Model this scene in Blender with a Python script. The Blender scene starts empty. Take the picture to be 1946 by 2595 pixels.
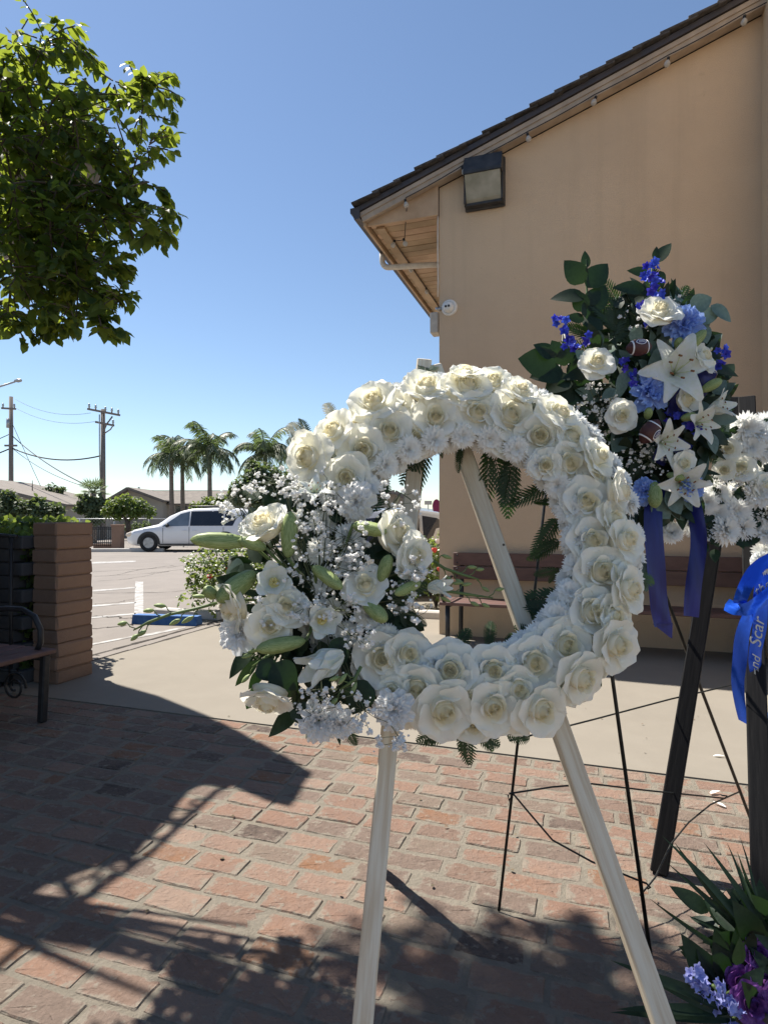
import bpy, math, random
from mathutils import Vector, Matrix
import numpy as np
R = random.Random(7)
scene = bpy.context.scene
rad = math.radians
# ------------------------------------------------------------------ camera, sky, sun, exposure
F, CX, HY, CH = 1510.0, 973.0, 1318.0, 1.27        # focal length / centre / horizon in photo pixels, eye height in metres
cam_d = bpy.data.cameras.new('camera')
cam = bpy.data.objects.new('camera', cam_d)
scene.collection.objects.link(cam)
cam.location = (0, 0, CH)
cam.rotation_euler = (rad(90), 0, 0)
cam_d.sensor_fit = 'HORIZONTAL'
cam_d.sensor_width = 36
cam_d.lens = 36 * F / 1946
cam_d.shift_y = (HY - 1297.5) / 1946
cam_d.clip_start = 0.05
cam_d.clip_end = 3000
scene.camera = cam
SUN_EL, SUN_AZ = 58.5, 47.5                          # elevation; degrees to the left of straight ahead
K = 1 / math.tan(rad(SUN_EL))                        # shadow length per metre of height
SD = Vector((math.sin(rad(SUN_AZ)), -math.cos(rad(SUN_AZ)), 0))   # ground direction of shadows
world = bpy.data.worlds.new('World')
scene.world = world
world.use_nodes = True
wn = world.node_tree
bg = wn.nodes['Background']
sky = wn.nodes.new('ShaderNodeTexSky')
sky.sky_type = 'NISHITA'
sky.sun_disc = False
sky.sun_elevation = rad(SUN_EL)
sky.sun_rotation = rad(-SUN_AZ)
sky.air_density = 1.0
sky.dust_density = 0.1
sky.ozone_density = 2.0
wn.links.new(sky.outputs[0], bg.inputs[0])
bg.inputs[1].default_value = 0.062
sun_d = bpy.data.lights.new('sun', 'SUN')
sun_d.energy = 4.3
sun_d.angle = rad(0.5)
sun_d.color = (1.0, 0.94, 0.85)
sun = bpy.data.objects.new('sun', sun_d)
scene.collection.objects.link(sun)
to_sun = Vector((-SD.x * math.cos(rad(SUN_EL)), -SD.y * math.cos(rad(SUN_EL)), math.sin(rad(SUN_EL))))
sun.rotation_euler = to_sun.to_track_quat('Z', 'Y').to_euler()
scene.view_settings.view_transform = 'Standard'
scene.view_settings.look = 'None'
scene.view_settings.gamma = 1
scene.view_settings.exposure = 1.26
scene.cycles.max_bounces = 8
scene.cycles.diffuse_bounces = 5
scene.cycles.transmission_bounces = 6
scene.cycles.transparent_max_bounces = 8
scene.cycles.use_denoising = True

# ------------------------------------------------------------------ geometry helpers
C = scene.collection
W = {}                                               # world matrix of every object
def P(x, y, D):
    return Vector(((x - CX) * D / F, D, CH - (y - HY) * D / F))
def G(x, y, z=0.0):
    D = F * (CH - z) / (y - HY)
    return Vector(((x - CX) * D / F, D, z))
U = Vector((0.9475, -0.3198, 0)); V = Vector((0.3198, 0.9475, 0)); ZZ = Vector((0, 0, 1))
P0 = Vector((0.613, 6.61, 0))                        # foot of the gable wall's corner
def B(u, v, z=0.0):
    return P0 + U * u + V * v + Vector((0, 0, z))
def uv(p):
    d = Vector((p[0], p[1], 0)) - P0
    return d.dot(U), d.dot(V)
RB = Matrix((U, V, ZZ)).transposed()                 # building axes
def frame(z, roll=0.0, up=None):
    z = Vector(z).normalized()
    a = Vector(up) if up is not None else (Vector((0, 0, 1)) if abs(z.z) < 0.95 else Vector((0, 1, 0)))
    x = a.cross(z)
    if x.length < 1e-6:
        x = Vector((1, 0, 0)).cross(z)
    x.normalize()
    y = z.cross(x)
    m = Matrix((x, y, z)).transposed()
    return m @ Matrix.Rotation(roll, 3, 'Z')
def TRS(loc, rot=None, s=1.0):
    m = (rot if rot is not None else Matrix.Identity(3)).to_4x4()
    if isinstance(s, (int, float)):
        s = (s, s, s)
    m = m @ Matrix.Diagonal((s[0], s[1], s[2], 1))
    m.translation = Vector(loc)
    return m

class MB:
    def __init__(self):
        self.v = []; self.f = []; self.m = []
    def add(self, vs, fs, mi=0, M=None):
        o = len(self.v)
        if M is not None:
            vs = [M @ Vector(v) for v in vs]
        self.v.extend([tuple(v) for v in vs])
        self.f.extend([tuple(i + o for i in f) for f in fs])
        self.m.extend([mi] * len(fs))
        return self
    def box(self, c, size, R3=None, bev=0.0, mi=0):
        hx, hy, hz = size[0] / 2, size[1] / 2, size[2] / 2
        M = TRS(c, R3)
        if bev <= 0:
            vs = [(x, y, z) for z in (-hz, hz) for y in (-hy, hy) for x in (-hx, hx)]
            fs = [(0, 2, 3, 1), (4, 5, 7, 6), (0, 1, 5, 4), (2, 6, 7, 3), (0, 4, 6, 2), (1, 3, 7, 5)]
            return self.add(vs, fs, mi, M)
        b = min(bev, hx * .9, hy * .9, hz * .9)
        vs = []; idx = {}
        for sx in (-1, 1):
            for sy in (-1, 1):
                for sz in (-1, 1):
                    for k in range(3):
                        p = [sx * (hx - b), sy * (hy - b), sz * (hz - b)]
                        p[k] += (sx, sy, sz)[k] * b
                        idx[(sx, sy, sz, k)] = len(vs); vs.append(tuple(p))
        fs = []
        for k in range(3):
            i, j = (k + 1) % 3, (k + 2) % 3
            for s in (-1, 1):
                q = []
                for a, c2 in ((-1, -1), (1, -1), (1, 1), (-1, 1)):
                    t = [0, 0, 0]; t[k] = s; t[i] = a; t[j] = c2
                    q.append(idx[(t[0], t[1], t[2], k)])
                fs.append(tuple(q if s > 0 else q[::-1]))
        for k in range(3):
            i, j = (k + 1) % 3, (k + 2) % 3
            for a in (-1, 1):
                for c2 in (-1, 1):
                    t0 = [0, 0, 0]; t1 = [0, 0, 0]
                    t0[k] = -1; t1[k] = 1; t0[i] = t1[i] = a; t0[j] = t1[j] = c2
                    q = [idx[(*t0, i)], idx[(*t1, i)], idx[(*t1, j)], idx[(*t0, j)]]
                    fs.append(tuple(q if a * c2 < 0 else q[::-1]))
        for sx in (-1, 1):
            for sy in (-1, 1):
                for sz in (-1, 1):
                    q = [idx[(sx, sy, sz, k)] for k in range(3)]
                    fs.append(tuple(q if sx * sy * sz > 0 else q[::-1]))
        return self.add(vs, fs, mi, M)
    def tube(self, pts, r, n=8, mi=0, cap=True):
        pts = [Vector(p) for p in pts]
        rs = r if isinstance(r, (list, tuple)) else [r] * len(pts)
        vs = []; fs = []; up = None
        for i, p in enumerate(pts):
            d = (pts[min(i + 1, len(pts) - 1)] - pts[max(i - 1, 0)])
            if d.length < 1e-9: d = Vector((0, 0, 1))
            d.normalize()
            if up is None:
                up = Vector((0, 0, 1)) if abs(d.z) < .9 else Vector((1, 0, 0))
            x = up.cross(d)
            if x.length < 1e-5: x = Vector((0, 1, 0)).cross(d)
            x.normalize(); y = d.cross(x); up = y
            for k in range(n):
                a = 2 * math.pi * k / n
                vs.append(p + x * (math.cos(a) * rs[i]) + y * (math.sin(a) * rs[i]))
        for i in range(len(pts) - 1):
            for k in range(n):
                k2 = (k + 1) % n
                fs.append((i * n + k, i * n + k2, (i + 1) * n + k2, (i + 1) * n + k))
        if cap:
            fs.append(tuple(range(n - 1, -1, -1)))
            fs.append(tuple((len(pts) - 1) * n + k for k in range(n)))
        return self.add(vs, fs, mi)
    def lathe(self, prof, n=16, M=None, mi=0, mod=None):
        vs = []; fs = []
        for r, z in prof:
            for k in range(n):
                a = 2 * math.pi * k / n
                q = r * (mod(a, z) if mod else 1)
                vs.append((q * math.cos(a), q * math.sin(a), z))
        for i in range(len(prof) - 1):
            for k in range(n):
                k2 = (k + 1) % n
                fs.append((i * n + k, i * n + k2, (i + 1) * n + k2, (i + 1) * n + k))
        if prof[0][0] > 1e-4: fs.append(tuple(range(n - 1, -1, -1)))
        if prof[-1][0] > 1e-4: fs.append(tuple((len(prof) - 1) * n + k for k in range(n)))
        return self.add(vs, fs, mi, M)
    def prism(self, poly, z0, z1, mi=0, M=None):
        n = len(poly)
        vs = [(p[0], p[1], z0) for p in poly] + [(p[0], p[1], z1) for p in poly]
        fs = [tuple(range(n - 1, -1, -1)), tuple(range(n, 2 * n))]
        fs += [(i, (i + 1) % n, n + (i + 1) % n, n + i) for i in range(n)]
        return self.add(vs, fs, mi, M)
    def grid(self, rows, mi=0, M=None):
        nu, nv = len(rows), len(rows[0])
        vs = [p for r in rows for p in r]
        fs = [(i * nv + j, i * nv + j + 1, (i + 1) * nv + j + 1, (i + 1) * nv + j) for i in range(nu - 1) for j in range(nv - 1)]
        return self.add(vs, fs, mi, M)
    def mesh(self, name, mats, smooth=False):
        me = bpy.data.meshes.new(name)
        me.from_pydata(self.v, [], self.f)
        for m in (mats if isinstance(mats, (list, tuple)) else [mats]):
            me.materials.append(m)
        if any(self.m):
            me.polygons.foreach_set('material_index', self.m)
        if smooth:
            me.polygons.foreach_set('use_smooth', [True] * len(me.polygons))
        me.update()
        return me
    def build(self, name, mats, parent=None, smooth=False, M=None, **kw):
        return put(name, self.mesh(name, mats, smooth), parent, M, **kw)

def put(name, me, parent=None, M=None, **kw):
    o = bpy.data.objects.new(name, me)
    C.objects.link(o)
    M = M if M is not None else Matrix.Identity(4)
    o.matrix_basis = M
    W[o] = M
    if parent is not None:
        o.parent = parent
        o.matrix_parent_inverse = W[parent].inverted()
    return tag(o, **kw)
def tag(o, label=None, cat=None, group=None, kind=None):
    if label: o['label'] = label
    if cat: o['category'] = cat
    if group: o['group'] = group
    if kind: o['kind'] = kind
    return o
def thing(name, loc, label, cat, group=None):
    return put(name, None, None, TRS(loc), label=label, cat=cat, group=group, kind='thing')
def beam(name, p0, p1, w, d, mat, parent, up=None, bev=0.002, **kw):
    p0 = Vector(p0); p1 = Vector(p1)
    return MB().box((0, 0, 0), (w, d, (p1 - p0).length), None, bev).build(name, mat, parent, False, TRS((p0 + p1) / 2, frame(p1 - p0, 0, up)), **kw)

# ------------------------------------------------------------------ materials
def nodes(name):
    m = bpy.data.materials.new(name)
    m.use_nodes = True
    return m, m.node_tree, m.node_tree.nodes['Principled BSDF'], m.node_tree.nodes['Material Output']
def c4(c): return (c[0], c[1], c[2], 1)
def nd(t, typ, **kw):
    n = t.nodes.new(typ)
    for k, v in kw.items():
        if k.startswith('i_'):
            n.inputs[int(k[2:])].default_value = v
        else:
            setattr(n, k, v)
    return n
def mixc(t, fac, a, b, mode='MIX'):
    n = t.nodes.new('ShaderNodeMix'); n.data_type = 'RGBA'; n.blend_type = mode
    for s, v in ((0, fac), (6, a), (7, b)):
        if hasattr(v, 'links'): t.links.new(v, n.inputs[s])
        else: n.inputs[s].default_value = v if s == 0 else c4(v)
    return n.outputs[2]
def ramp(t, src, p0, p1, v0=0.0, v1=1.0):
    n = t.nodes.new('ShaderNodeMapRange')
    n.inputs[1].default_value = p0; n.inputs[2].default_value = p1
    n.inputs[3].default_value = v0; n.inputs[4].default_value = v1
    t.links.new(src, n.inputs[0])
    return n.outputs[0]
def noise(t, vec, scale, detail=4, rough=.55):
    n = nd(t, 'ShaderNodeTexNoise')
    n.inputs['Scale'].default_value = scale; n.inputs['Detail'].default_value = detail; n.inputs['Roughness'].default_value = rough
    if vec is not None: t.links.new(vec, n.inputs['Vector'])
    return n.outputs[0]
def coords(t, stretch=(1, 1, 1), rnd=False):
    tc = nd(t, 'ShaderNodeTexCoord'); mp = nd(t, 'ShaderNodeMapping')
    mp.inputs['Scale'].default_value = stretch
    t.links.new(tc.outputs['Object'], mp.inputs[0])
    if rnd:
        oi = nd(t, 'ShaderNodeObjectInfo'); mu = nd(t, 'ShaderNodeMath', operation='MULTIPLY'); mu.inputs[1].default_value = 37.0
        t.links.new(oi.outputs['Random'], mu.inputs[0])
        t.links.new(mu.outputs[0], mp.inputs['Location'])
    return mp.outputs[0]
def bumpn(t, h, strength, dist, bsdf):
    b = nd(t, 'ShaderNodeBump'); b.inputs['Strength'].default_value = strength; b.inputs['Distance'].default_value = dist
    t.links.new(h, b.inputs['Height']); t.links.new(b.outputs[0], bsdf.inputs['Normal'])
    return b
def mk(name, c1, c2=None, rough=.6, scale=8, detail=4, lo=.35, hi=.65, bump=0, bscale=60, bdist=.002, transl=0, tcol=None,
       spec=.4, metal=0, coat=0, rand=0, stretch=(1, 1, 1), island=0, rvar=.0):
    m, t, b, out = nodes(name)
    vec = coords(t, stretch, rnd=rand > 0)
    n = noise(t, vec, scale, detail)
    col = mixc(t, ramp(t, n, lo, hi), c1, c2 if c2 is not None else c1)
    if rand or island:
        src = nd(t, 'ShaderNodeObjectInfo').outputs['Random'] if rand else nd(t, 'ShaderNodeNewGeometry').outputs['Random Per Island']
        k = rand or island
        hs = nd(t, 'ShaderNodeHueSaturation')
        t.links.new(col, hs.inputs['Color'])
        t.links.new(ramp(t, src, 0, 1, 1 - k, 1 + k), hs.inputs['Value'])
        t.links.new(ramp(t, src, 0, 1, .5 + k * .05, .5 - k * .05), hs.inputs['Hue'])
        col = hs.outputs[0]
    t.links.new(col, b.inputs['Base Color'])
    b.inputs['Roughness'].default_value = rough
    b.inputs['Metallic'].default_value = metal
    b.inputs['Specular IOR Level'].default_value = spec
    if coat: b.inputs['Coat Weight'].default_value = coat; b.inputs['Coat Roughness'].default_value = .08
    if rvar: t.links.new(ramp(t, n, .3, .7, rough - rvar, rough + rvar), b.inputs['Roughness'])
    if bump: bumpn(t, noise(t, vec, bscale, 5), bump, bdist, b)
    if transl:
        tr = nd(t, 'ShaderNodeBsdfTranslucent'); ms = nd(t, 'ShaderNodeMixShader'); ms.inputs[0].default_value = transl
        if tcol is None: t.links.new(col, tr.inputs[0])
        else: t.links.new(mixc(t, 1.0, col, tcol, 'MULTIPLY') if False else mixc(t, 1.0, tcol, tcol), tr.inputs[0])
        t.links.new(b.outputs[0], ms.inputs[1]); t.links.new(tr.outputs[0], ms.inputs[2]); t.links.new(ms.outputs[0], out.inputs[0])
    return m
def brick_mat(name, per_island):
    m, t, b, out = nodes(name)
    vec = coords(t, (1, 1, 1), rnd=not per_island)
    src = nd(t, 'ShaderNodeNewGeometry').outputs['Random Per Island'] if per_island else nd(t, 'ShaderNodeObjectInfo').outputs['Random']
    cr = nd(t, 'ShaderNodeValToRGB')
    cols = [(.0, (0.193, 0.116, 0.083)), (.16, (0.221, 0.143, 0.105)), (.3, (0.154, 0.101, 0.075)), (.42, (0.132, 0.098, 0.078)), (.55, (0.203, 0.120, 0.083)),
            (.66, (0.151, 0.117, 0.090)), (.76, (0.229, 0.162, 0.123)), (.90, (0.058, 0.044, 0.036)), (.95, (0.186, 0.096, 0.052))]
    el = cr.color_ramp.elements
    cr.color_ramp.interpolation = 'CONSTANT'
    el[0].position = 0; el[0].color = c4(cols[0][1]); el[1].position = cols[1][0]; el[1].color = c4(cols[1][1])
    for p, c in cols[2:]:
        e = el.new(p); e.color = c4(c)
    t.links.new(src, cr.inputs[0])
    n1 = noise(t, vec, 9, 5, .6); n2 = noise(t, vec, 55, 5, .7); n3 = noise(t, vec, 26, 6, .65)
    col = mixc(t, ramp(t, n1, .35, .7, 0, .55), cr.outputs[0], (.165, .122, .10))
    col = mixc(t, ramp(t, n2, .4, .75, 0, .35), col, (.235, .172, .14))
    col = mixc(t, ramp(t, n3, .585, .65, 0, .8), col, (.215, .188, .152))     # mortar smeared over the face
    if not per_island:                                       # mortar creeping over the chipped edges
        sx = nd(t, 'ShaderNodeSeparateXYZ'); t.links.new(nd(t, 'ShaderNodeTexCoord').outputs['Object'], sx.inputs[0])
        def m1(op, a, b=None):
            n = nd(t, 'ShaderNodeMath', operation=op)
            for i, v in enumerate((a, b)):
                if v is None: continue
                if hasattr(v, 'links'): t.links.new(v, n.inputs[i])
                else: n.inputs[i].default_value = v
            return n.outputs[0]
        ed = m1('MAXIMUM', m1('MULTIPLY', m1('ABSOLUTE', sx.outputs[0]), 1 / .103), m1('MULTIPLY', m1('ABSOLUTE', sx.outputs[1]), 1 / .052))
        ed = m1('ADD', ed, m1('MULTIPLY', m1('SUBTRACT', noise(t, vec, 16, 7, .7), .5), 1.9))
        col = mixc(t, ramp(t, ed, .82, 1.0, 0, .85), col, (.21, .184, .148))
    pit = ramp(t, noise(t, vec, 120, 2), .30, .26, 0, .7)
    col = mixc(t, pit, col, (.09, .055, .045))
    t.links.new(col, b.inputs['Base Color'])
    b.inputs['Roughness'].default_value = .85
    b.inputs['Specular IOR Level'].default_value = .25
    mx = nd(t, 'ShaderNodeMath', operation='ADD'); t.links.new(n3, mx.inputs[0]); t.links.new(n2, mx.inputs[1])
    bumpn(t, mx.outputs[0], 1.0, .009, b)
    return m
def stained(name, c, dark, light, rough, bscale, bump, bdist, big=.5, mid=3.0, k=.5, spots=0.0, seam=None):
    m, t, b, out = nodes(name)
    vec = coords(t)
    col = mixc(t, ramp(t, noise(t, vec, big, 5, .6), .38, .68, 0, k), c, dark)
    col = mixc(t, ramp(t, noise(t, vec, mid, 6, .65), .45, .75, 0, k), col, light)
    col = mixc(t, ramp(t, noise(t, vec, bscale, 4), .3, .7, 0, .22), col, dark)
    if seam:
        st = noise(t, coords(t, (3.2, 3.2, .16)), 1.6, 5, .6)
        col = mixc(t, ramp(t, st, .52, .74, 0, .24), col, [x * .62 for x in c])
    if spots:
        col = mixc(t, ramp(t, noise(t, vec, 7, 3), .72, .76, 0, spots), col, [x * .45 for x in c])
        col = mixc(t, ramp(t, noise(t, vec, 31, 2), .73, .78, 0, spots), col, [x * .4 for x in c])
    t.links.new(col, b.inputs['Base Color'])
    b.inputs['Roughness'].default_value = rough
    b.inputs['Specular IOR Level'].default_value = .25
    bumpn(t, noise(t, vec, bscale, 6, .7), bump, bdist, b)
    return m
M_ = {}
M_['brick'] = brick_mat('brick_face', False)
M_['brick_i'] = brick_mat('brick_face_many', True)
M_['mortar'] = stained('mortar', (.205, .182, .146), (.13, .115, .092), (.25, .222, .18), .95, 70, 1.0, .010, 2, 14, .6, .3)
M_['concrete'] = stained('walk_concrete', (.22, .197, .163), (.182, .163, .135), (.244, .22, .183), .9, 160, .35, .0015, .8, 4, .5, .35)
M_['lot'] = stained('lot_concrete', (.215, .192, .172), (.165, .148, .135), (.25, .224, .20), .92, 60, .6, .004, .35, 1.6, .6, .5)
M_['stucco'] = stained('stucco', (.60, .45, .31), (.48, .355, .245), (.63, .48, .335), .92, 110, 1.0, .006, .45, 1.7, .6, .15, True)
M_['stucco_wing'] = stained('stucco_wing', (.58, .45, .31), (.47, .36, .245), (.62, .48, .33), .92, 130, .9, .004, .45, 1.7, .5, .1)
M_['shingle'] = mk('roof_shingle', (.035, .033, .034), (.075, .068, .065), .9, 25, bump=.6, bscale=90, rand=.25)
M_['trim'] = mk('trim_paint', (.40, .325, .255), (.30, .24, .19), .7, 6, bump=.2, bscale=40)
M_['soffit'] = mk('soffit_board', (.47, .335, .215), (.34, .235, .145), .75, 3, bump=.3, bscale=60, rand=.18)
M_['gutter'] = mk('gutter_metal', (.055, .045, .045), (.035, .03, .032), .45, 6, spec=.5)
M_['pipe'] = mk('pipe_paint', (.62, .56, .48), (.50, .44, .37), .55, 12)
M_['white_plastic'] = mk('white_plastic', (.75, .74, .72), (.66, .65, .63), .35, 10)
M_['black_plastic'] = mk('black_plastic', (.015, .016, .018), (.03, .03, .033), .4, 20)
M_['lamp_metal'] = mk('lamp_housing', (.018, .019, .022), (.04, .04, .042), .5, 12, bump=.1)
M_['lens'] = mk('lamp_lens', (.20, .19, .14), (.33, .31, .25), .25, 5, spec=.6)
M_['bulb'] = mk('bulb_glass', (.72, .70, .66), (.60, .58, .55), .15, 4, transl=.5)
M_['wire'] = mk('cable', (.012, .012, .013), None, .6)
M_['wire_black'] = mk('easel_wire', (.012, .013, .012), (.03, .032, .028), .45, 40, metal=.3)
M_['pine'] = mk('pine_wood', (.74, .67, .54), (.62, .51, .37), .7, 12, 6, .38, .62, bump=.35, bscale=22, stretch=(9, 9, .5), rand=.06)
M_['black_wood'] = mk('black_stained_wood', (.006, .006, .007), (.014, .0135, .014), .75, 14, 6, stretch=(8, 8, .6), bump=.3, bscale=30, spec=.2)
M_['bench_plank'] = mk('bench_plank', (.13, .07, .058), (.095, .05, .043), .55, 4, stretch=(1, 6, 6), bump=.1, bscale=40, rand=.08)
M_['iron'] = mk('black_iron', (.016, .017, .02), (.03, .03, .034), .5, 20, metal=.2, bump=.2)
M_['block'] = stained('slump_block', (.24, .155, .112), (.175, .115, .085), (.27, .18, .135), .93, 70, .8, .006, 2.2, 9, .6, .25)
M_['block_b'] = stained('slump_block_b', (.21, .14, .105), (.15, .10, .078), (.25, .165, .125), .93, 60, .9, .007, 3, 11, .6, .3)
M_['dark_block'] = stained('dark_block', (.06, .06, .065), (.045, .045, .05), (.075, .075, .08), .9, 70, .8, .005, 2.2, 9, .6, .2)
M_['block_mortar'] = stained('block_mortar', (.27, .17, .12), (.2, .13, .09), (.3, .2, .14), .95, 80, .8, .004)
M_['petal'] = mk('rose_petal', (.935, .93, .87), (.92, .915, .84), .5, 6, transl=.4, tcol=(.96, .94, .82), spec=.3, rand=.03, bump=.12, bscale=30)
M_['petal_in'] = mk('rose_petal_inner', (.925, .885, .74), (.915, .865, .68), .5, 6, transl=.36, tcol=(.95, .89, .66), spec=.3, rand=.03)
M_['mum'] = mk('mum_petal', (.93, .93, .90), (.90, .905, .885), .55, 8, transl=.38, tcol=(.9, .9, .86), spec=.25)
M_['mum_eye'] = mk('mum_eye', (.70, .72, .42), (.62, .66, .34), .7, 30)
M_['carn'] = mk('carnation_petal', (.89, .89, .88), (.85, .86, .86), .6, 12, transl=.38, spec=.2)
M_['carn_blue'] = mk('blue_carnation', (.22, .36, .78), (.40, .54, .88), .6, 30, transl=.25, spec=.2)
M_['delph'] = mk('delphinium_petal', (.028, .03, .42), (.07, .09, .62), .5, 14, transl=.2, spec=.3, rand=.3)
M_['stock'] = mk('lavender_petal', (.34, .35, .74), (.46, .50, .84), .6, 14, transl=.3, spec=.2, rand=.12)
M_['purple'] = mk('purple_rose_petal', (.16, .05, .24), (.26, .10, .36), .5, 8, transl=.25, spec=.3)
M_['lily'] = mk('lily_petal', (.86, .87, .84), (.80, .83, .72), .45, 9, transl=.35, spec=.35)
M_['tulip_eye'] = mk('flower_throat', (.80, .66, .20), (.78, .72, .40), .6, 20, transl=.2)
M_['bud'] = mk('lily_bud', (.20, .27, .085), (.36, .43, .19), .5, 9, 4, .4, .6, stretch=(6, 6, .5), transl=.15, spec=.35, rand=.1)
M_['bud_tip'] = mk('pale_bud', (.58, .66, .38), (.70, .75, .50), .5, 10, transl=.25)
M_['gyp'] = mk('gypsophila', (.94, .93, .90), (.89, .89, .87), .6, 60, transl=.35, spec=.2, bump=.3, bscale=300)
M_['stem'] = mk('green_stem', (.13, .19, .06), (.09, .13, .045), .55, 20)
M_['twig'] = mk('thin_stem', (.11, .13, .07), (.07, .08, .04), .6, 20)
M_['fern'] = mk('fern_leaf', (.014, .034, .014), (.024, .05, .018), .55, 20, transl=.18, tcol=(.10, .22, .03), spec=.45)
M_['dark_leaf'] = mk('dark_leaf', (.009, .021, .011), (.017, .034, .016), .5, 10, transl=.12, tcol=(.06, .15, .03), spec=.3, rand=.2)
M_['euca'] = mk('eucalyptus_leaf', (.13, .19, .165), (.09, .145, .115), .5, 8, transl=.12, spec=.4, rand=.2)
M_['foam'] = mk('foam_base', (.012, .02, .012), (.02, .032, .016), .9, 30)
M_['ribbon'] = mk('navy_ribbon', (.008, .012, .12), (.012, .018, .17), .4, 2, stretch=(40, 40, 1), transl=.12, spec=.5)
M_['foil'] = mk('blue_foil', (.012, .075, .62), (.02, .13, .80), .22, 3, metal=.55, spec=.6, bump=.5, bscale=25, bdist=.004)
M_['sheer'] = mk('pale_blue_ribbon', (.20, .32, .78), (.28, .42, .85), .45, 6, transl=.4)
M_['silver'] = mk('silver_print', (.50, .52, .50), (.36, .38, .37), .35, 12, metal=.4)
M_['football'] = mk('football_rubber', (.085, .028, .024), (.06, .02, .02), .5, 40, bump=.5, bscale=260, bdist=.001)
M_['football_white'] = mk('football_white', (.75, .76, .78), None, .5)
M_['navy'] = mk('navy_print', (.03, .025, .12), None, .5)
M_['stamen'] = mk('stamen', (.26, .12, .04), (.16, .07, .03), .7, 30)
M_['leaf'] = mk('tree_leaf', (.022, .05, .022), (.04, .075, .026), .5, 3, transl=.42, tcol=(.38, .47, .05), spec=.2, island=.35)
M_['bark'] = mk('bark', (.10, .08, .06), (.06, .048, .038), .9, 12, bump=1, bscale=30, bdist=.01, stretch=(1, 1, .3))
M_['hedge'] = mk('hedge_leaf', (.035, .07, .018), (.055, .095, .022), .5, 3, transl=.35, tcol=(.28, .37, .06), spec=.4, island=.35)
M_['bush'] = mk('rose_bush_leaf', (.05, .085, .025), (.075, .12, .035), .4, 3, transl=.35, tcol=(.28, .36, .06), spec=.5, island=.35)
M_['palm'] = mk('palm_frond', (.085, .11, .065), (.115, .14, .085), .5, 3, transl=.3, tcol=(.2, .28, .08), spec=.4, island=.3)  # frond green paled in place of distance haze
M_['far_leaf'] = mk('far_leaf', (.06, .085, .05), (.09, .12, .065), .6, 2, transl=.25, tcol=(.2, .28, .06), spec=.3, island=.35)
M_['palm_trunk'] = mk('palm_trunk', (.24, .20, .165), (.17, .14, .115), .9, 3, stretch=(.3, .3, 4), bump=.6, bscale=10, bdist=.02)
M_['pole'] = mk('pole_wood', (.24, .205, .185), (.17, .15, .135), .9, 3, stretch=(4, 4, .2))
M_['galv'] = mk('galvanised', (.42, .43, .44), (.34, .35, .36), .4, 6, metal=.6)
M_['far_wall'] = stained('far_stucco', (.46, .42, .36), (.38, .345, .30), (.50, .46, .40), .95, 12, .2, .01)
M_['far_roof'] = mk('far_roof', (.15, .13, .115), (.20, .175, .15), .9, 3, bump=.4, bscale=6, bdist=.03)
M_['red_roof'] = mk('red_roof', (.30, .17, .12), (.24, .13, .09), .9, 3, bump=.4, bscale=6, bdist=.03)
M_['glass_far'] = mk('window_glass', (.03, .035, .045), (.05, .055, .07), .08, 2, spec=.7)
M_['car_white'] = mk('van_paint', (.74, .745, .76), (.71, .715, .73), .3, 2, coat=.6)
M_['car_silver'] = mk('silver_paint', (.48, .50, .52), (.45, .47, .49), .25, 2, metal=.5, coat=.8)
M_['eave_shade'] = mk('eave_shade_dark', (.02, .022, .035), (.03, .03, .045), .25, 2, coat=.8)
M_['tint'] = mk('tinted_glass', (.012, .014, .02), (.018, .02, .028), .06, 2, spec=.7)
M_['clear'] = mk('clear_glass', (.18, .22, .26), (.10, .13, .16), .05, 1.3, spec=.8)
M_['tyre'] = mk('tyre', (.015, .015, .016), (.03, .03, .03), .85, 14)
M_['rim'] = mk('alloy', (.42, .43, .45), (.34, .35, .37), .35, 10, metal=.7)
M_['headlight'] = mk('headlight', (.70, .62, .52), (.60, .52, .42), .15, 8, spec=.6)
M_['line_white'] = mk('road_paint', (.36, .355, .345), (.23, .215, .2), .85, 7, 6, .44, .6)
M_['blue_paint'] = mk('blue_paint', (.02, .085, .27), (.05, .14, .34), .7, 14)
M_['crack'] = mk('crack', (.05, .043, .036), (.03, .026, .022), 1, 20)
M_['kerb'] = stained('kerb_concrete', (.50, .48, .45), (.38, .36, .34), (.58, .56, .52), .9, 60, .5, .004)
M_['flag'] = mk('flag_fabric', (.30, .035, .12), (.24, .03, .10), .6, 3, transl=.3)
M_['sign'] = mk('sign_face', (.52, .50, .42), (.44, .42, .36), .6, 3)
M_['canopy'] = mk('canopy_sheet', (.20, .19, .18), (.15, .145, .14), .7, 5)
M_['red_petal'] = mk('red_rose', (.55, .07, .05), (.60, .12, .08), .5, 8, transl=.3, rand=.25)
M_['pink_petal'] = mk('pale_petal', (.80, .74, .72), (.72, .62, .60), .5, 8, transl=.3)
M_['hill'] = mk('far_hill', (.16, .20, .22), (.20, .24, .26), 1, .02)
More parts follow.
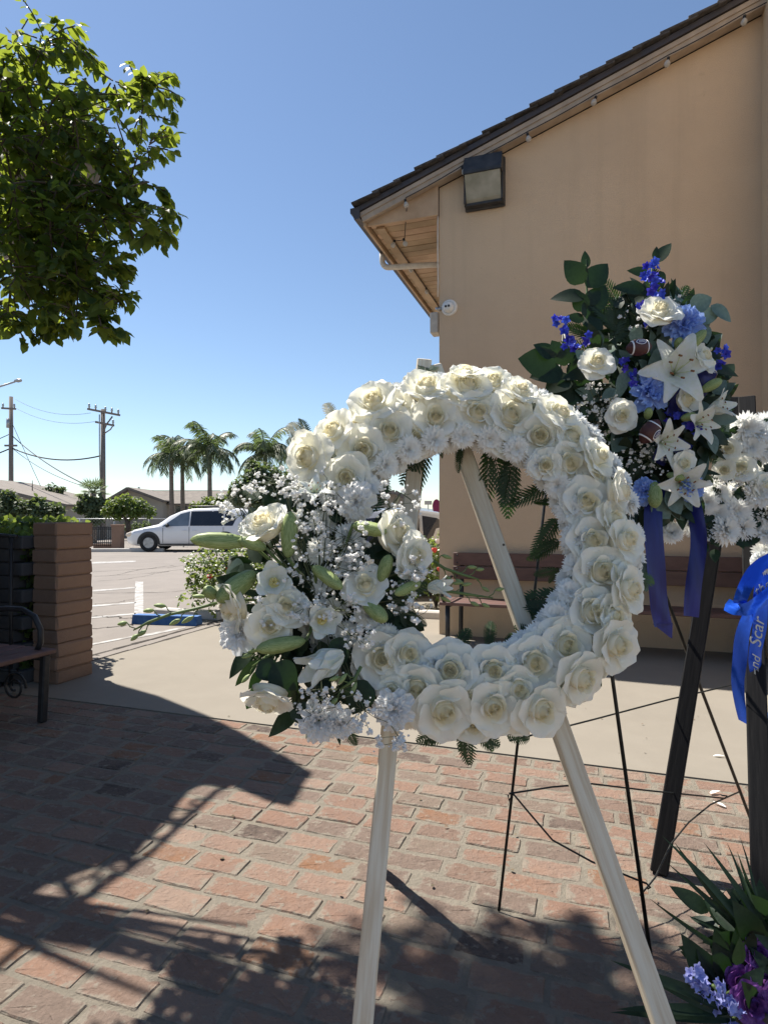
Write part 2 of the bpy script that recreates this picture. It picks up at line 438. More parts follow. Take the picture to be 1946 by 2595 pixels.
# ------------------------------------------------------------------ the ground
def sheet(name, poly, z, mat, **kw):
    mb = MB(); mb.add([(p[0], p[1], z) for p in poly], [tuple(range(len(poly)))])
    return mb.build(name, mat, None, **kw)
def buv(pts): return [B(u, v) for u, v in pts]
M_['earth'] = stained('asphalt', (.20, .185, .17), (.15, .14, .13), (.26, .24, .22), .95, 3, .4, .02, .08, .5)
sheet('ground', [(-900, -300), (900, -300), (900, 1500), (-900, 1500)], -.06, M_['earth'], kind='structure')
LOT = [B(-2.69, -2.55), B(-2.69, 6.0), B(.5, 6.0), B(.5, 30), Vector((14, 60, 0)), Vector((-40, 60, 0)), Vector((-40, 2, 0)), B(-9, -2.55)]
lot = sheet('parking_lot', LOT, -.012, M_['lot'], kind='structure')
mb = MB()
mb.prism([tuple(B(u, v)[:2]) for u, v in ((-2.66, -3.19), (9, -3.19), (9, .02), (.02, .02), (.02, 6), (-2.66, 6))], -.10, 0.002)
walk = mb.build('walkway', M_['concrete'], kind='structure')
mb = MB(); e = MB()
us = [-2.69, -2.85]
for i in range(34):                                   # edge strip beside the walk with broken joints
    v0 = -2.5 + i * .25
    j = [R.uniform(-.012, .012) for _ in range(4)]
    e.add([B(-2.655 + j[0], v0, .0045), B(-2.685 + j[1], v0, .0045), B(-2.685 + j[3], v0 + .25, .0045), B(-2.655 + j[2], v0 + .25, .0045)], [(0, 1, 2, 3)])
    e.add([B(-2.83 + j[0] * .9, v0, .0005), B(-2.875 - j[1] * 1.6, v0, .0005), B(-2.875 - j[3] * 1.6, v0 + .25, .0005), B(-2.83 + j[2] * .9, v0 + .25, .0005)], [(0, 1, 2, 3)])
mb.prism([tuple(B(u, v)[:2]) for u, v in ((-2.85, -2.5), (-2.70, -2.5), (-2.70, 6), (-2.85, 6))], -.08, -.004)
strip = mb.build('edge_strip', M_['lot'], walk)
e.build('joint_gap', M_['crack'], walk)
# expansion joint across the walk
# cracks and paint on the lot
def crack(pts, w, seed):
    r = random.Random(seed); c = MB(); L = []
    for a, b in zip(pts[:-1], pts[1:]):
        for k in range(8):
            L.append(Vector(a).lerp(Vector(b), k / 8) + Vector((r.uniform(-.04, .04), r.uniform(-.05, .05), 0)))
    L.append(Vector(pts[-1]))
    vs = []
    for i, p in enumerate(L):
        d = (L[min(i + 1, len(L) - 1)] - L[max(i - 1, 0)]).normalized(); n = Vector((-d.y, d.x, 0)) * w * r.uniform(.4, 1.2)
        vs += [(p + n), (p - n)]
    vs = [(v.x, v.y, -.007) for v in vs]
    c.add(vs, [(2 * i, 2 * i + 1, 2 * i + 3, 2 * i + 2) for i in range(len(L) - 1)])
    return c.build('crack', M_['crack'], lot)
for k, (pts, w) in enumerate([([(232, 1502), (420, 1500), (560, 1488)], .012), ([(232, 1592), (330, 1582), (372, 1576)], .014), ([(236, 1560), (300, 1563), (360, 1568)], .012),
                              ([(240, 1460), (380, 1452), (480, 1440)], .014), ([(240, 1448), (420, 1438), (520, 1425)], .014), ([(244, 1472), (330, 1466), (430, 1446)], .01),
                              ([(236, 1530), (290, 1526), (345, 1516)], .008), ([(300, 1455), (360, 1442), (440, 1432)], .012)]):
    crack([G(*p) for p in pts], w, k)
def paint(name, quad, mat=None):
    c = MB(); c.add([(G(*p).x, G(*p).y, -.008) for p in quad], [(0, 1, 2, 3)])
    return c.build(name, mat or M_['line_white'], lot)
paint('painted_line', [(343, 1473), (363, 1473), (364, 1562), (340, 1562)])
for y0, y1 in ((1495, 1486), (1533, 1524), (1562, 1552), (1630, 1608), (1424, 1420)):
    paint('painted_line', [(228, y0), (344, y1), (344, y1 + 3.5), (228, y0 + 4)])
paint('painted_line', [(344, 1610), (470, 1586), (470, 1590), (344, 1616)])

# ------------------------------------------------------------------ brick patio
patio = sheet('brick_patio', buv([(-7, -3.195), (-7, -9), (7, -9), (7, -3.195)]), -.0048, M_['mortar'], kind='structure')
def brick_mesh(seed):
    r = random.Random(seed); L, D = .1045, .0535; ch = .007
    ring = []
    for (x0, y0, x1, y1, m) in ((L, -D + ch, L, D - ch, 3), (L - ch, D, -L + ch, D, 6), (-L, D - ch, -L, -D + ch, 3), (-L + ch, -D, L - ch, -D, 6)):
        for k in range(m):
            f = k / (m - 1); w = .003 if r.random() < .8 else .0065
            ring.append((x0 + (x1 - x0) * f - math.copysign(r.uniform(0, w), x0) * (abs(x0) > L * .99), y0 + (y1 - y0) * f - math.copysign(r.uniform(0, w), y0) * (abs(y0) > D * .99)))
    n = len(ring)
    b = MB(); vs = [(x * 1.01, y * 1.01, -.035) for x, y in ring] + [(x, y, -.005 + r.uniform(-.002, .0015)) for x, y in ring]
    vs += [(x * .965, y * .93, -.0005 + r.uniform(-.0018, .0012)) for x, y in ring] + [(x * .5, y * .45, r.uniform(-.001, .002)) for x, y in ring] + [(0, 0, 0)]
    fs = []
    for l in range(3):
        fs += [(l * n + k, l * n + (k + 1) % n, (l + 1) * n + (k + 1) % n, (l + 1) * n + k) for k in range(n)]
    fs += [(3 * n + k, 3 * n + (k + 1) % n, 4 * n) for k in range(n)]
    return b.add(vs, fs)
BV = [brick_mesh(s) for s in range(8)]
BMESH = [b.mesh('brick', M_['brick'], False) for b in BV]
spots = []
for row in range(44):
    v = -3.195 - .062 - row * .1185
    off = (row % 2) * .111 + R.uniform(-.035, .035)
    u = -5.2 + off
    while u < 5.0:
        ls = R.choice([1, 1, 1, 1, 1, .985, .97, 1.02, .93]); sp = .219 * ls + R.uniform(-.002, .006)
        if R.random() < .03: ls = .48; sp = .112
        p = B(u + sp / 2, v + R.uniform(-.004, .004), R.uniform(-.004, .0025))
        rot = RB @ Matrix.Rotation(R.uniform(-.025, .025), 3, 'Z') @ Matrix.Rotation(R.uniform(-.012, .012), 3, 'X') @ Matrix.Rotation(R.uniform(-.008, .008), 3, 'Y')
        D = p.y; x = CX + F * p.x / max(D, .01); y = HY + F * CH / max(D, .01)
        seen = D > .8 and -60 < x < 2006 and y < 2660
        spots.append((0 if seen else 1, D if D > 0 else 99, p, rot, (ls, R.uniform(.93, 1.03), 1), R.randrange(8)))
        u += sp
spots.sort(key=lambda s: (s[0], s[1]))
rest = MB()
for i, (_, _, p, rot, s, k) in enumerate(spots):
    M = TRS(p, rot, s)
    if i < 300: put('brick', BMESH[k], patio, M)
    else: rest.add(BV[k].v, BV[k].f, 0, M)
rest.build('bricks_beyond', M_['brick_i'], patio, False, kind='stuff')

# ------------------------------------------------------------------ the gabled building
SL = .345; ZE = 4.955                                  # roof pitch, rake height at the corner
MW = Matrix((U, ZZ, -V)).transposed().to_4x4(); MW.translation = P0
def on_wall(x, y, v=0.0):
    dx = (x - CX) / F
    D = (v + P0.dot(V)) / (dx * V.x + V.y)
    return P(x, y, D)
bld = thing('stucco_building', B(2.5, 4), 'tan stucco building with a shingled gable roof behind the flowers', 'building')
MB().prism([(0, -.05), (7.5, -.05), (7.5, ZE + SL * 5.5 - SL * 2), (5.5, ZE + SL * 5.5), (0, ZE)], -9, 0, 0, MW).build('wall', M_['stucco'], bld)
MB().box(B(4.56, -.85, 3.6), (2.9, 1.7, 7.3), RB).build('wing_wall', M_['stucco_wing'], bld)
UE = -.86
S_ = (U + ZZ * SL).normalized(); N_ = (ZZ - U * SL).normalized()
RS = Matrix((S_, V, N_)).transposed()
def rf(s, v, n): return B(UE, 0, ZE + SL * UE) + S_ * s + V * v + N_ * n
LR = (5.5 - UE) * math.sqrt(1 + SL * SL)
MB().box(rf(LR / 2, -.115, .058), (LR, .03, .115), RS, .003).build('rake_board', M_['trim'], bld)
MB().box(rf(LR / 2, -.135, .085), (LR, .014, .045), RS).build('rake_trim', M_['trim'], bld)
MB().box(rf(LR / 2, -.052, .02), (LR, .094, .02), RS).build('rake_soffit', M_['trim'], bld)
deck = MB().box(rf(LR / 2 - .02, 4.4, .145), (LR + .04, 9.12, .055), RS).build('roof', M_['gutter'], bld)
nc = 26; cw = LR / nc
SH = MB().box((0, 0, 0), (cw * 1.30, 9.2, .022), None, .002).mesh('shingle_course', M_['shingle'])
tilt = Matrix.Rotation(.085, 3, 'Y')
for i in range(nc):
    s = (i + .5) * cw
    put('shingle_course', SH, deck, TRS(rf(s, 4.4 + R.uniform(-.02, .015), .197 + R.uniform(-.003, .003)), RS @ tilt))
MB().box(B(8.3, 4.4, ZE + SL * 5.5 - .5), (6, 9.2, .2), RB @ Matrix.Rotation(math.atan(SL), 3, 'Y')).build('far_roof_slope', M_['shingle'], bld)
# eave: gutter, fascia, soffit boards, frieze
zt = ZE + SL * UE + .16
gut = [(-.01, .0), (-.01, -.13), (-.075, -.14), (-.10, -.075), (-.125, -.06), (-.125, -.005), (-.11, -.005), (-.11, -.05), (-.085, -.065), (-.065, -.125), (-.02, -.118), (-.02, 0)]
MG = Matrix((U, ZZ, -V)).transposed().to_4x4(); MG.translation = B(UE - .012, 0, zt)
MB().prism(gut, -9, .16, 0, MG).prism([(-.01, 0), (-.01, -.13), (-.075, -.14), (-.10, -.075), (-.125, -.06), (-.125, -.005)], .16, .165, 0, MG).build('gutter', M_['gutter'], bld)
ZS = ZE + SL * UE - .02
MB().box(B(UE + .012, 4.42, ZS + .055), (.03, 9.04, .15), RB, .003).build('fascia_board', M_['soffit'], bld)
MB().box(B(UE + .15, 4.5, ZS + .012), (.10, 8.9, .03), RB, .003).build('soffit_rail', M_['soffit'], bld)
SB = MB().box((0, 0, 0), (.80, .132, .02), None, .004).mesh('soffit_board', M_['soffit'])
for i in range(44):
    put('soffit_board', SB, bld, TRS(B(-.42, .02 + i * .14, ZS + .04 + R.uniform(-.002, .002)), RB))
MB().prism([(UE + .03, ZS - .0), (-.003, ZS - .0), (-.003, ZE + .01), (UE + .03, ZS + .045)], .03, .05, 0, MW).build('gable_return', M_['soffit'], bld)
pipe = [B(UE - .07, .77, zt - .1), B(UE - .07, .77, zt - .2)]
for k in range(6):
    a = k / 5 * math.pi / 2
    pipe.append(B(UE - .07 + .10 * (1 - math.cos(a)), .77, zt - .22 - .10 * math.sin(a)))
pipe += [B(-.3, .77, zt - .36), B(.08, .77, zt - .40)]
MB().tube(pipe, .036, 12).build('downspout', M_['pipe'], bld, True)
MB().tube([B(-.012, -.012, ZE - .03), B(-.014, -.012, 4.3), B(-.010, -.012, 3.9), B(-.013, -.012, 3.75)], .009, 6).build('conduit', M_['pipe'], bld, True)
bx = on_wall(1104, 822, .25)
MB().box(bx, (.10, .16, .24), RB, .01).build('meter_box', M_['pipe'], bld)
# wall light
a = on_wall(1180, 412); b_ = on_wall(1284, 530)
lc = on_wall(1230, 470); lw, lh = .43, .53
wl = thing('wall_light', lc, 'black square wall-pack light with a dusty lens under the roof edge', 'light')
ML = Matrix((U, ZZ, -V)).transposed().to_4x4(); ML.translation = lc
MB().box((0, 0, .02), (lw, lh, .04), None, .012).build('back_plate', M_['lamp_metal'], wl, False, ML)
MV = Matrix(((0, 0, 1), (0, 1, 0), (-1, 0, 0))).to_4x4()
MB().prism([(-.19, .04), (.24, .04), (.24, .17), (.06, .24), (.03, .24), (.03, .045), (-.19, .045)][::-1], -lw / 2 + .015, lw / 2 - .015, 0,
           ML @ Matrix(((0, 0, 1, 0), (1, 0, 0, 0), (0, 1, 0, 0), (0, 0, 0, 1)))).build('hood', M_['lamp_metal'], wl)
MB().prism([(-.225, .041), (.028, .041), (.028, .225), (-.19, .13), (-.225, .10)][::-1], -lw / 2 + .03, lw / 2 - .03, 0,
           ML @ Matrix(((0, 0, 1, 0), (1, 0, 0, 0), (0, 1, 0, 0), (0, 0, 0, 1)))).build('lens', M_['lens'], wl)
for sx in (-1, 1):
    MB().box((sx * (lw / 2 - .018), -.09, .09), (.022, .30, .12), None, .006).build('side_frame', M_['lamp_metal'], wl, False, ML)
MB().box((0, -.235, .07), (lw - .01, .03, .09), None, .006).build('bottom_frame', M_['lamp_metal'], wl, False, ML)
# security camera
sc_ = on_wall(1139, 780)
cm = thing('security_camera', sc_, 'round white security camera on the stucco corner', 'camera')
MC = TRS(sc_, frame(-V + Vector((-.1, 0, -.12)), 0))
MB().lathe([(.0, -.03), (.088, -.03), (.09, .0), (.086, .02), (.07, .035), (.066, .03)], 28, MC).build('base', M_['white_plastic'], cm, True)
MB().lathe([(.062, .02), (.06, .04), (.05, .062), (.03, .075), (0, .08)], 24, MC).build('dome', M_['white_plastic'], cm, True)
MB().lathe([(.045, .06), (.048, .068), (.04, .074), (.03, .078), (0, .079)], 24, MC @ Matrix.Translation((0, .003, .004))).build('face_ring', M_['white_plastic'], cm, True)
for sx in (-1, 1):
    MB().lathe([(.013, 0), (.013, .005), (0, .007)], 14, MC @ Matrix.Translation((sx * .017, .006, .082))).build('lens', M_['black_plastic'], cm, True)
MB().tube([sc_ + U * -.09 + V * -.01, sc_ + U * -.135 + V * -.01, sc_ + U * -.15 + V * .02 + ZZ * .02], .016, 8).build('mount', M_['galv'], cm, True)
# string lights
sl = thing('string_lights', on_wall(1174, 420, -.16), 'string of clear round bulbs hung along the roof edge', 'string lights')
bp = [on_wall(x, y, -.16) for x, y in ((1028, 508), (1174, 425), (1338, 340), (1507, 247), (1692, 148), (1886, 42), (1990, -15))]
cab = []
for a, b_ in zip(bp[:-1], bp[1:]):
    for k in range(8):
        f = k / 8; cab.append(a.lerp(b_, f) + ZZ * (.035 - .16 * f * (1 - f) * .25))
eav = [B(UE + .22, v, ZS - .02) for v in (.35, 1.1, 1.9, 2.7, 3.5)]
lead = [bp[0] + ZZ * .03, on_wall(1031, 520, -.1)] + [on_wall(1025, 607, .22)]
MB().tube(cab, .005, 5).tube(lead + eav, .005, 5).build('cable', M_['wire'], sl, True)
BM = MB().lathe([(0, -.055), (.018, -.052), (.028, -.035), (.029, -.022), (.02, -.004), (.013, .006)], 12).mesh('bulb', M_['bulb'], True)
SM = MB().lathe([(.014, .0), (.015, .035), (.006, .04), (0, .04)], 8).mesh('socket', M_['wire'], True)
for p in bp[:-1] + [lead[-1]] + eav:
    tl = Matrix.Rotation(R.uniform(-.5, .5), 3, 'Y')
    b = put('bulb', BM, sl, TRS(p - ZZ * .02, tl)); put('socket', SM, b, TRS(p - ZZ * .02, tl))

# ------------------------------------------------------------------ plank bench against the gable
def bolts(parent, pts, d, r=.009):
    for p in pts:
        MB().lathe([(r, 0), (r * .9, .004), (0, .006)], 8, TRS(p, frame(d))).build('bolt', M_['iron'], parent, True)
bn = thing('plank_bench', B(1.5, -.3), 'long brown plank bench with iron legs against the stucco wall', 'bench')
u0, u1 = .18, 2.98
for z in (.705, .85):
    MB().box(B((u0 + u1) / 2, -.085 - (.85 - z) * .12, z), (u1 - u0, .035, .138), RB, .005).build('back_plank', M_['bench_plank'], bn)
    bolts(bn, [B(u0 + .045, -.108 - (.85 - z) * .12, z + dz) for dz in (-.04, .04)], -V)
for v in (-.50, -.355, -.21):
    MB().box(B((u0 + u1) / 2 - .02, v, .425), (u1 - u0 + .06, .135, .035), RB, .005).build('seat_plank', M_['bench_plank'], bn)
    bolts(bn, [B(u0 + .05, v + dv, .4425) for dv in (-.035, .035)], ZZ)
for u in (u0 + .03, (u0 + u1) / 2, u1 - .03):
    MB().tube([B(u, -.52, 0), B(u, -.52, .40)], .024, 8).build('leg', M_['iron'], bn, True)
    MB().tube([B(u + .06, -.15, 0), B(u + .06, -.12, .45), B(u + .06, -.038, .88)], .024, 8).build('leg', M_['iron'], bn, True)
    MB().tube([B(u, -.54, .395), B(u + .03, -.13, .395)], .018, 6).build('seat_bracket', M_['iron'], bn, True)
    if u != (u0 + u1) / 2:
        s = -1 if u < 1 else 1
        arm = [B(u + s * .045, -.12, .66), B(u + s * .05, -.35, .655), B(u + s * .05, -.5, .64), B(u + s * .048, -.57, .59), B(u + s * .045, -.57, .5), B(u + s * .03, -.53, .41)]
        MB().tube(arm, .016, 8).build('armrest', M_['iron'], bn, True)
# ------------------------------------------------------------------ foliage helper
class Leaves:
    T8 = np.array([(0, 2, 4), (2, 3, 5), (2, 5, 4), (3, 1, 5), (0, 6, 2), (2, 6, 7), (2, 7, 3), (3, 7, 1)])
    def __init__(self): self.a = []
    def add(self, p, d, n, L, w): self.a.append((*p, *d, *n, L, w))
    def mesh(self, name, mat, fold=.25, droop=.12):
        A = np.array(self.a, dtype=np.float64); k = len(A)
        p, d, n, L, w = A[:, 0:3], A[:, 3:6], A[:, 6:9], A[:, 9:10], A[:, 10:11]
        d = d / np.linalg.norm(d, axis=1, keepdims=True)
        s = np.cross(d, n); s /= (np.linalg.norm(s, axis=1, keepdims=True) + 1e-9); n = np.cross(s, d)
        def pt(y, x, z): return p + d * (L * y) + s * (w * x) + n * (L * z)
        vs = np.stack([pt(0, 0, 0), pt(1, 0, -droop * 1.6), pt(.34, 0, 0), pt(.70, 0, -droop * .7), pt(.30, -1, fold * .35), pt(.68, -.82, fold * .3 - droop * .6),
                       pt(.30, 1, fold * .35), pt(.68, .82, fold * .3 - droop * .6)], axis=1).reshape(-1, 3)
        fs = (np.arange(k)[:, None, None] * 8 + self.T8[None]).reshape(-1)
        nt = k * 8
        me = bpy.data.meshes.new(name)
        me.vertices.add(len(vs)); me.vertices.foreach_set('co', vs.astype(np.float32).ravel())
        me.loops.add(nt * 3); me.loops.foreach_set('vertex_index', fs.astype(np.int32))
        me.polygons.add(nt); me.polygons.foreach_set('loop_start', np.arange(0, nt * 3, 3, dtype=np.int32))
        me.polygons.foreach_set('loop_total', np.full(nt, 3, dtype=np.int32))
        me.materials.append(mat); me.update(); me.validate()
        return me
def rv(r): 
    while True:
        v = Vector((r.uniform(-1, 1), r.uniform(-1, 1), r.uniform(-1, 1)))
        if .05 < v.length < 1: return v.normalized()
def twig_spray(lv, tw, r, p, d, L, n, leaf, wr=.33, droop=.5):
    p = Vector(p); d = Vector(d).normalized(); pts = [p.copy()]; side = 1
    for i in range(n):
        d = (d + Vector((0, 0, -droop / n)) + rv(r) * .10).normalized()
        p = p + d * (L / n); pts.append(p.copy())
        s = d.cross(ZZ)
        if s.length < .1: s = Vector((1, 0, 0))
        s.normalize()
        for sd in ((side,) if r.random() < .75 else (side, -side)):
            ld = (d * .55 + s * sd * .75 + Vector((0, 0, -.35)) + rv(r) * .35).normalized()
            nn = (ZZ + rv(r) * .7).normalized()
            l = leaf * r.uniform(.7, 1.15)
            lv.add(p, ld, nn, l, l * wr * r.uniform(.85, 1.15))
        side = -side
    lv.add(p, (d + rv(r) * .3), (ZZ + rv(r) * .5), leaf * .8, leaf * .8 * wr)
    if tw is not None: tw.tube(pts[::2] if len(pts) > 4 else pts, [.003] * len(pts[::2] if len(pts) > 4 else pts), 4, 0, False)

# ------------------------------------------------------------------ slump-block pillar, hedge, rail, iron bench at the left
pil = thing('block_pillar', B(-2.43, -2.76), 'square slump-block pillar with tan side at the end of the hedge', 'pillar')
MB().box(B(-2.43, -2.755, .62), (.215, .325, 1.235), RB).build('mortar_core', M_['block_mortar'], pil)
for i in range(12):
    r = random.Random(50 + i)
    b = MB().box((0, 0, 0), (.245 + r.uniform(-.006, .012), .355 + r.uniform(-.008, .012), .102), None, .011)
    b.v = [(x + r.uniform(-.005, .005), y + r.uniform(-.005, .005), z + r.uniform(-.0025, .0025)) for x, y, z in b.v]
    b.build('block', M_['block'] if i % 3 else M_['block_b'], pil, False, TRS(B(-2.43 + r.uniform(-.006, .006), -2.755 + r.uniform(-.006, .006), .0515 + i * .1045), RB))
hd = thing('clipped_hedge', B(-4.2, -2.35), 'clipped dark hedge with sunlit top leaves beside the block pillar', 'hedge')
r = random.Random(3); lv = Leaves()
for i in range(6500):
    u = r.uniform(-6.2, -2.6); v = r.uniform(-2.92, -1.85); z = r.uniform(.02, 1.18)
    k = r.random()
    if k < .45: v = -2.92 + abs(r.gauss(0, .05))
    elif k < .8: z = 1.17 - abs(r.gauss(0, .05)) + .05 * math.sin(u * 9) * math.sin(v * 7)
    elif k < .9: u = -2.62 - abs(r.gauss(0, .04))
    if u > -2.62 - max(0, v + 2.6) * .66: continue
    p = B(u, v, z); out = (Vector((0, 0, .9)) if z > 1.1 else -V * .9) + rv(r) * .8
    lv.add(p, rv(r) * .7 + out * .5, out, r.uniform(.05, .085), r.uniform(.018, .028))
for i in range(320):
    u = r.uniform(-5.5, -2.55); v = r.uniform(-2.5, -1.8); p = B(u, v, 1.16)
    if u > -2.64 - max(0, v + 2.6) * .66: continue
    for k in range(5):
        q = p + Vector((r.uniform(-.04, .04), r.uniform(-.04, .04), .02 * k + r.uniform(0, .02)))
        lv.add(q, ZZ * .5 + rv(r), ZZ + rv(r) * .8, r.uniform(.05, .085), r.uniform(.02, .03))
put('foliage', lv.mesh('foliage', M_['hedge']), hd, kind='stuff')
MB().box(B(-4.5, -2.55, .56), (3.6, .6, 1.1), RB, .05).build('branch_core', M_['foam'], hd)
lw2 = thing('low_block_wall', B(-4.3, -2.93), 'dark painted low wall running left from the pillar under the hedge', 'wall')
for i in range(11):
    for k in range(8):
        b = MB().box((0, 0, 0), (.412, .16 + R.uniform(-.006, .006), .1), None, .008)
        b.build('block', M_['dark_block'], lw2, False, TRS(B(-2.77 - k * .42 - (i % 2) * .1, -2.93, .0515 + i * .1045), RB))
rl = thing('iron_rail', B(-3.3, -3.05), 'thin dark iron rail in front of the hedge, ending at the pillar', 'railing')
MB().tube([B(-2.56, -3.06, 1.145), B(-2.75, -3.06, 1.155), B(-3.2, -3.06, 1.15), B(-5.2, -3.06, 1.15)], .014, 8).build('top_rail', M_['iron'], rl, True)
MB().tube([B(-2.56, -3.06, .12), B(-5.2, -3.06, .12)], .012, 8).build('bottom_rail', M_['iron'], rl, True)
for k in range(18):
    MB().tube([B(-2.62 - k * .14, -3.06, 0 if k % 6 == 0 else .12), B(-2.62 - k * .14, -3.06, 1.14)], .008 if k % 6 else .014, 6).build('picket', M_['iron'], rl, True)
ib = thing('iron_bench', B(-1.9, -4.3), 'shaded park bench with curved iron armrest beside the hedge', 'bench')
for k, u in enumerate((-2.10, -1.96, -1.82, -1.70)):
    MB().box(B(u, -4.35, .44), (.118, 1.62, .03), RB, .006).build('seat_slat', M_['bench_plank'], ib)
for k in range(3):
    MB().box(B(-2.20 - k * .025, -4.35, .60 + k * .14), (.026, 1.62, .115), RB, .006).build('back_slat', M_['bench_plank'], ib)
for v in (-3.60, -5.08):
    MB().box(B(-1.685, v, .215), (.045, .05, .43), RB @ Matrix.Rotation(.06, 3, 'Y'), .008).build('leg', M_['iron'], ib)
    MB().tube([B(-2.26, v, 0), B(-2.15, v, .42), B(-2.28, v, .95)], .022, 8).build('leg', M_['iron'], ib, True)
    MB().tube([B(-2.2, v, .67), B(-2.0, v, .70), B(-1.86, v, .70), B(-1.76, v, .66), B(-1.71, v, .58), B(-1.71, v, .50), B(-1.75, v, .43)], .018, 8).build('armrest', M_['iron'], ib, True)
    sc2 = []
    for k in range(26):
        a = k / 25 * 3.6 * math.pi; q = .10 * (1 - k / 32)
        sc2.append(B(-1.93 + q * math.cos(a), v, .20 + q * math.sin(a)))
    MB().tube(sc2, .008, 6).build('scroll', M_['iron'], ib, True)
    MB().tube([B(-2.15, v, .40), B(-1.68, v, .40)], .014, 6).build('seat_bracket', M_['iron'], ib, True)

# ------------------------------------------------------------------ added canopy with iron scroll edge, outlined to cast the large left shadow
HC = 4.0
def up(x, y): return G(x, y) - SD * (K * HC) + ZZ * HC
cn = thing('shadow_canopy', Vector((-5.2, 5.0, 0)), 'added grey canopy with iron edge, shaped to cast the large left shadow', 'canopy')
poly = [(-420, 1716), (60, 1700), (229, 1716), (400, 1764), (520, 1812), (600, 1850), (700, 1905), (783, 1953), (757, 1990), (727, 2041), (660, 2025), (575, 1985), (500, 1985), (472, 1998), (400, 2090), (326, 2171), (230, 2190), (136, 2225), (43, 2280), (-20, 2315), (-300, 2330)]
pts = [up(*p) for p in poly] + [Vector((-3.9, 2.2, HC)), Vector((-3.4, .5, HC)), Vector((-3.4, -4, HC)), Vector((-9, -4, HC)), Vector((-9, 6.8, HC))]  # sheet stretched left and back to deepen the shade at the left
MB().prism([tuple(p[:2]) for p in pts], HC, HC + .05).build('shadow_roof', M_['canopy'], cn)
edge = [up(*p) for p in ((640, 1960), (542, 2003), (380, 2155), (217, 2269), (98, 2350), (0, 2437), (-150, 2560))]
MB().tube([p + ZZ * .02 for p in edge], .018, 8).build('edge_bar', M_['iron'], cn, True)
for a, b in (((98, 2350), (42, 2275)), ((190, 2290), (150, 2215)), ((330, 2190), (310, 2150)), ((560, 1990), (510, 1980))):
    MB().tube([up(*a), up(*b)], .022, 6).build('edge_strut', M_['iron'], cn, True)
for (x, y, q) in ((205, 2242, .045), (262, 2206, .03), (400, 2100, .055), (360, 2120, .03), (452, 2062, .04), (498, 2030, .028)):
    c = up(x, y)
    MB().tube([c + Vector((q * math.cos(t * .4), q * 1.3 * math.sin(t * .4), .02)) for t in range(18)], .013, 6).build('scroll', M_['iron'], cn, True)
MB().box((-9.05, 1.4, HC / 2), (.2, 10.8, HC), None).build('shade_wall', M_['stucco'], cn)  # added unseen wall, cuts sky light from the left
for p in ((-4.75, 6.0), (-4.2, 3.4), (-4.2, -2.5)):
    MB().box((p[0], p[1], HC / 2), (.10, .10, HC), None, .01).build('post', M_['iron'], cn)

# ------------------------------------------------------------------ tree overhanging from the left
tr = thing('leafy_tree', Vector((-3.15, 3.0, 0)), 'broadleaf tree with backlit green leaves reaching in from the left', 'tree')
r = random.Random(11); lv = Leaves(); tw = MB(); lb = MB()
base = Vector((-3.15, 3.0, 0)); fork = Vector((-2.95, 2.95, 1.9))
MB().tube([base - ZZ * .05, base + Vector((.03, 0, .5)), base + Vector((.1, -.02, 1.2)), fork], [.12, .10, .085, .075], 12).build('trunk', M_['bark'], tr, True)
blobs = [(40, 110, 85), (120, 105, 65), (165, 95, 40), (20, 230, 100), (110, 215, 85), (20, 350, 110), (120, 340, 95), (190, 300, 70), (220, 240, 50), (290, 205, 55), (345, 195, 48), (395, 220, 36), (290, 280, 75), (360, 290, 50),
         (230, 390, 90), (310, 390, 80), (375, 370, 48), (40, 470, 110), (150, 470, 95), (250, 480, 80), (330, 470, 62), (385, 460, 32), (390, 520, 40), (330, 550, 55), (260, 560, 50), (395, 580, 26), (20, 600, 100), (120, 590, 90), (200, 570, 60),
         (40, 710, 105), (140, 690, 90), (215, 650, 55), (260, 680, 34), (300, 670, 22), (200, 740, 70), (265, 750, 42), (300, 770, 22), (100, 790, 50), (180, 800, 40), (240, 815, 28), (30, 810, 40), (258, 850, 18), (145, 840, 16), (60, 845, 18)]
for x, y, q in blobs:
    y -= max(0, y - 500) * .06
    for lay in range(5 if x < 215 and 120 < y < 760 else 3):
        D = 2.24 + lay * .07 + r.uniform(-.06, .06)
        c = P(x, y, D); rr = q * D / F
        n = max(2, int((8.5 if x < 215 else 5.6) * (rr / .15) ** 1.4 / 2.2) + 1)
        if x < 290 and 270 < y < 700: n = int(n * 1.7)
        for k in range(n):
            d = rv(r); d.z *= .6
            s = c + d * rr * r.uniform(.0, .45)
            od = (d * 1.2 + Vector((.35, -.1, -.05)))
            twig_spray(lv, tw, r, s, od, min(.17, rr * r.uniform(.7, 1.15) + .03), r.randint(4, 8), .050 * r.uniform(.65, 1.35), .33)
for c in [tuple(Vector((gx, gy, 0)) - SD * (K * 5.6) + ZZ * 5.6) for gx, gy in ((.06, 1.60), (.34, 1.66), (.60, 1.62), (.88, 1.58), (.3, 1.40), (.6, 1.36))] + [(-3.3, 3.1, 3.3), (-3.1, 2.9, 2.8)]:
    for k in range(46):
        d = rv(r); twig_spray(lv, None, r, Vector(c) + d * r.uniform(0, .16), d, .2, 6, .068, .30)
put('crown', lv.mesh('crown', M_['leaf']), tr, kind='stuff')
tw.build('twigs', M_['bark'], tr, kind='stuff')
for tgt in ((20, 180), (290, 260), (190, 300), (310, 560), (180, 740), (390, 400), (60, 420)):
    t = P(tgt[0], tgt[1], 2.85); m = fork.lerp(t, .45) + Vector((-.05, .06, .14 if tgt[1] > 300 else .0))
    MB().tube([fork, fork.lerp(m, .5) + ZZ * .03, m, m.lerp(t, .5) + ZZ * .02, t], [.045, .032, .022, .013, .006], 7).build('limb', M_['bark'], tr, True)
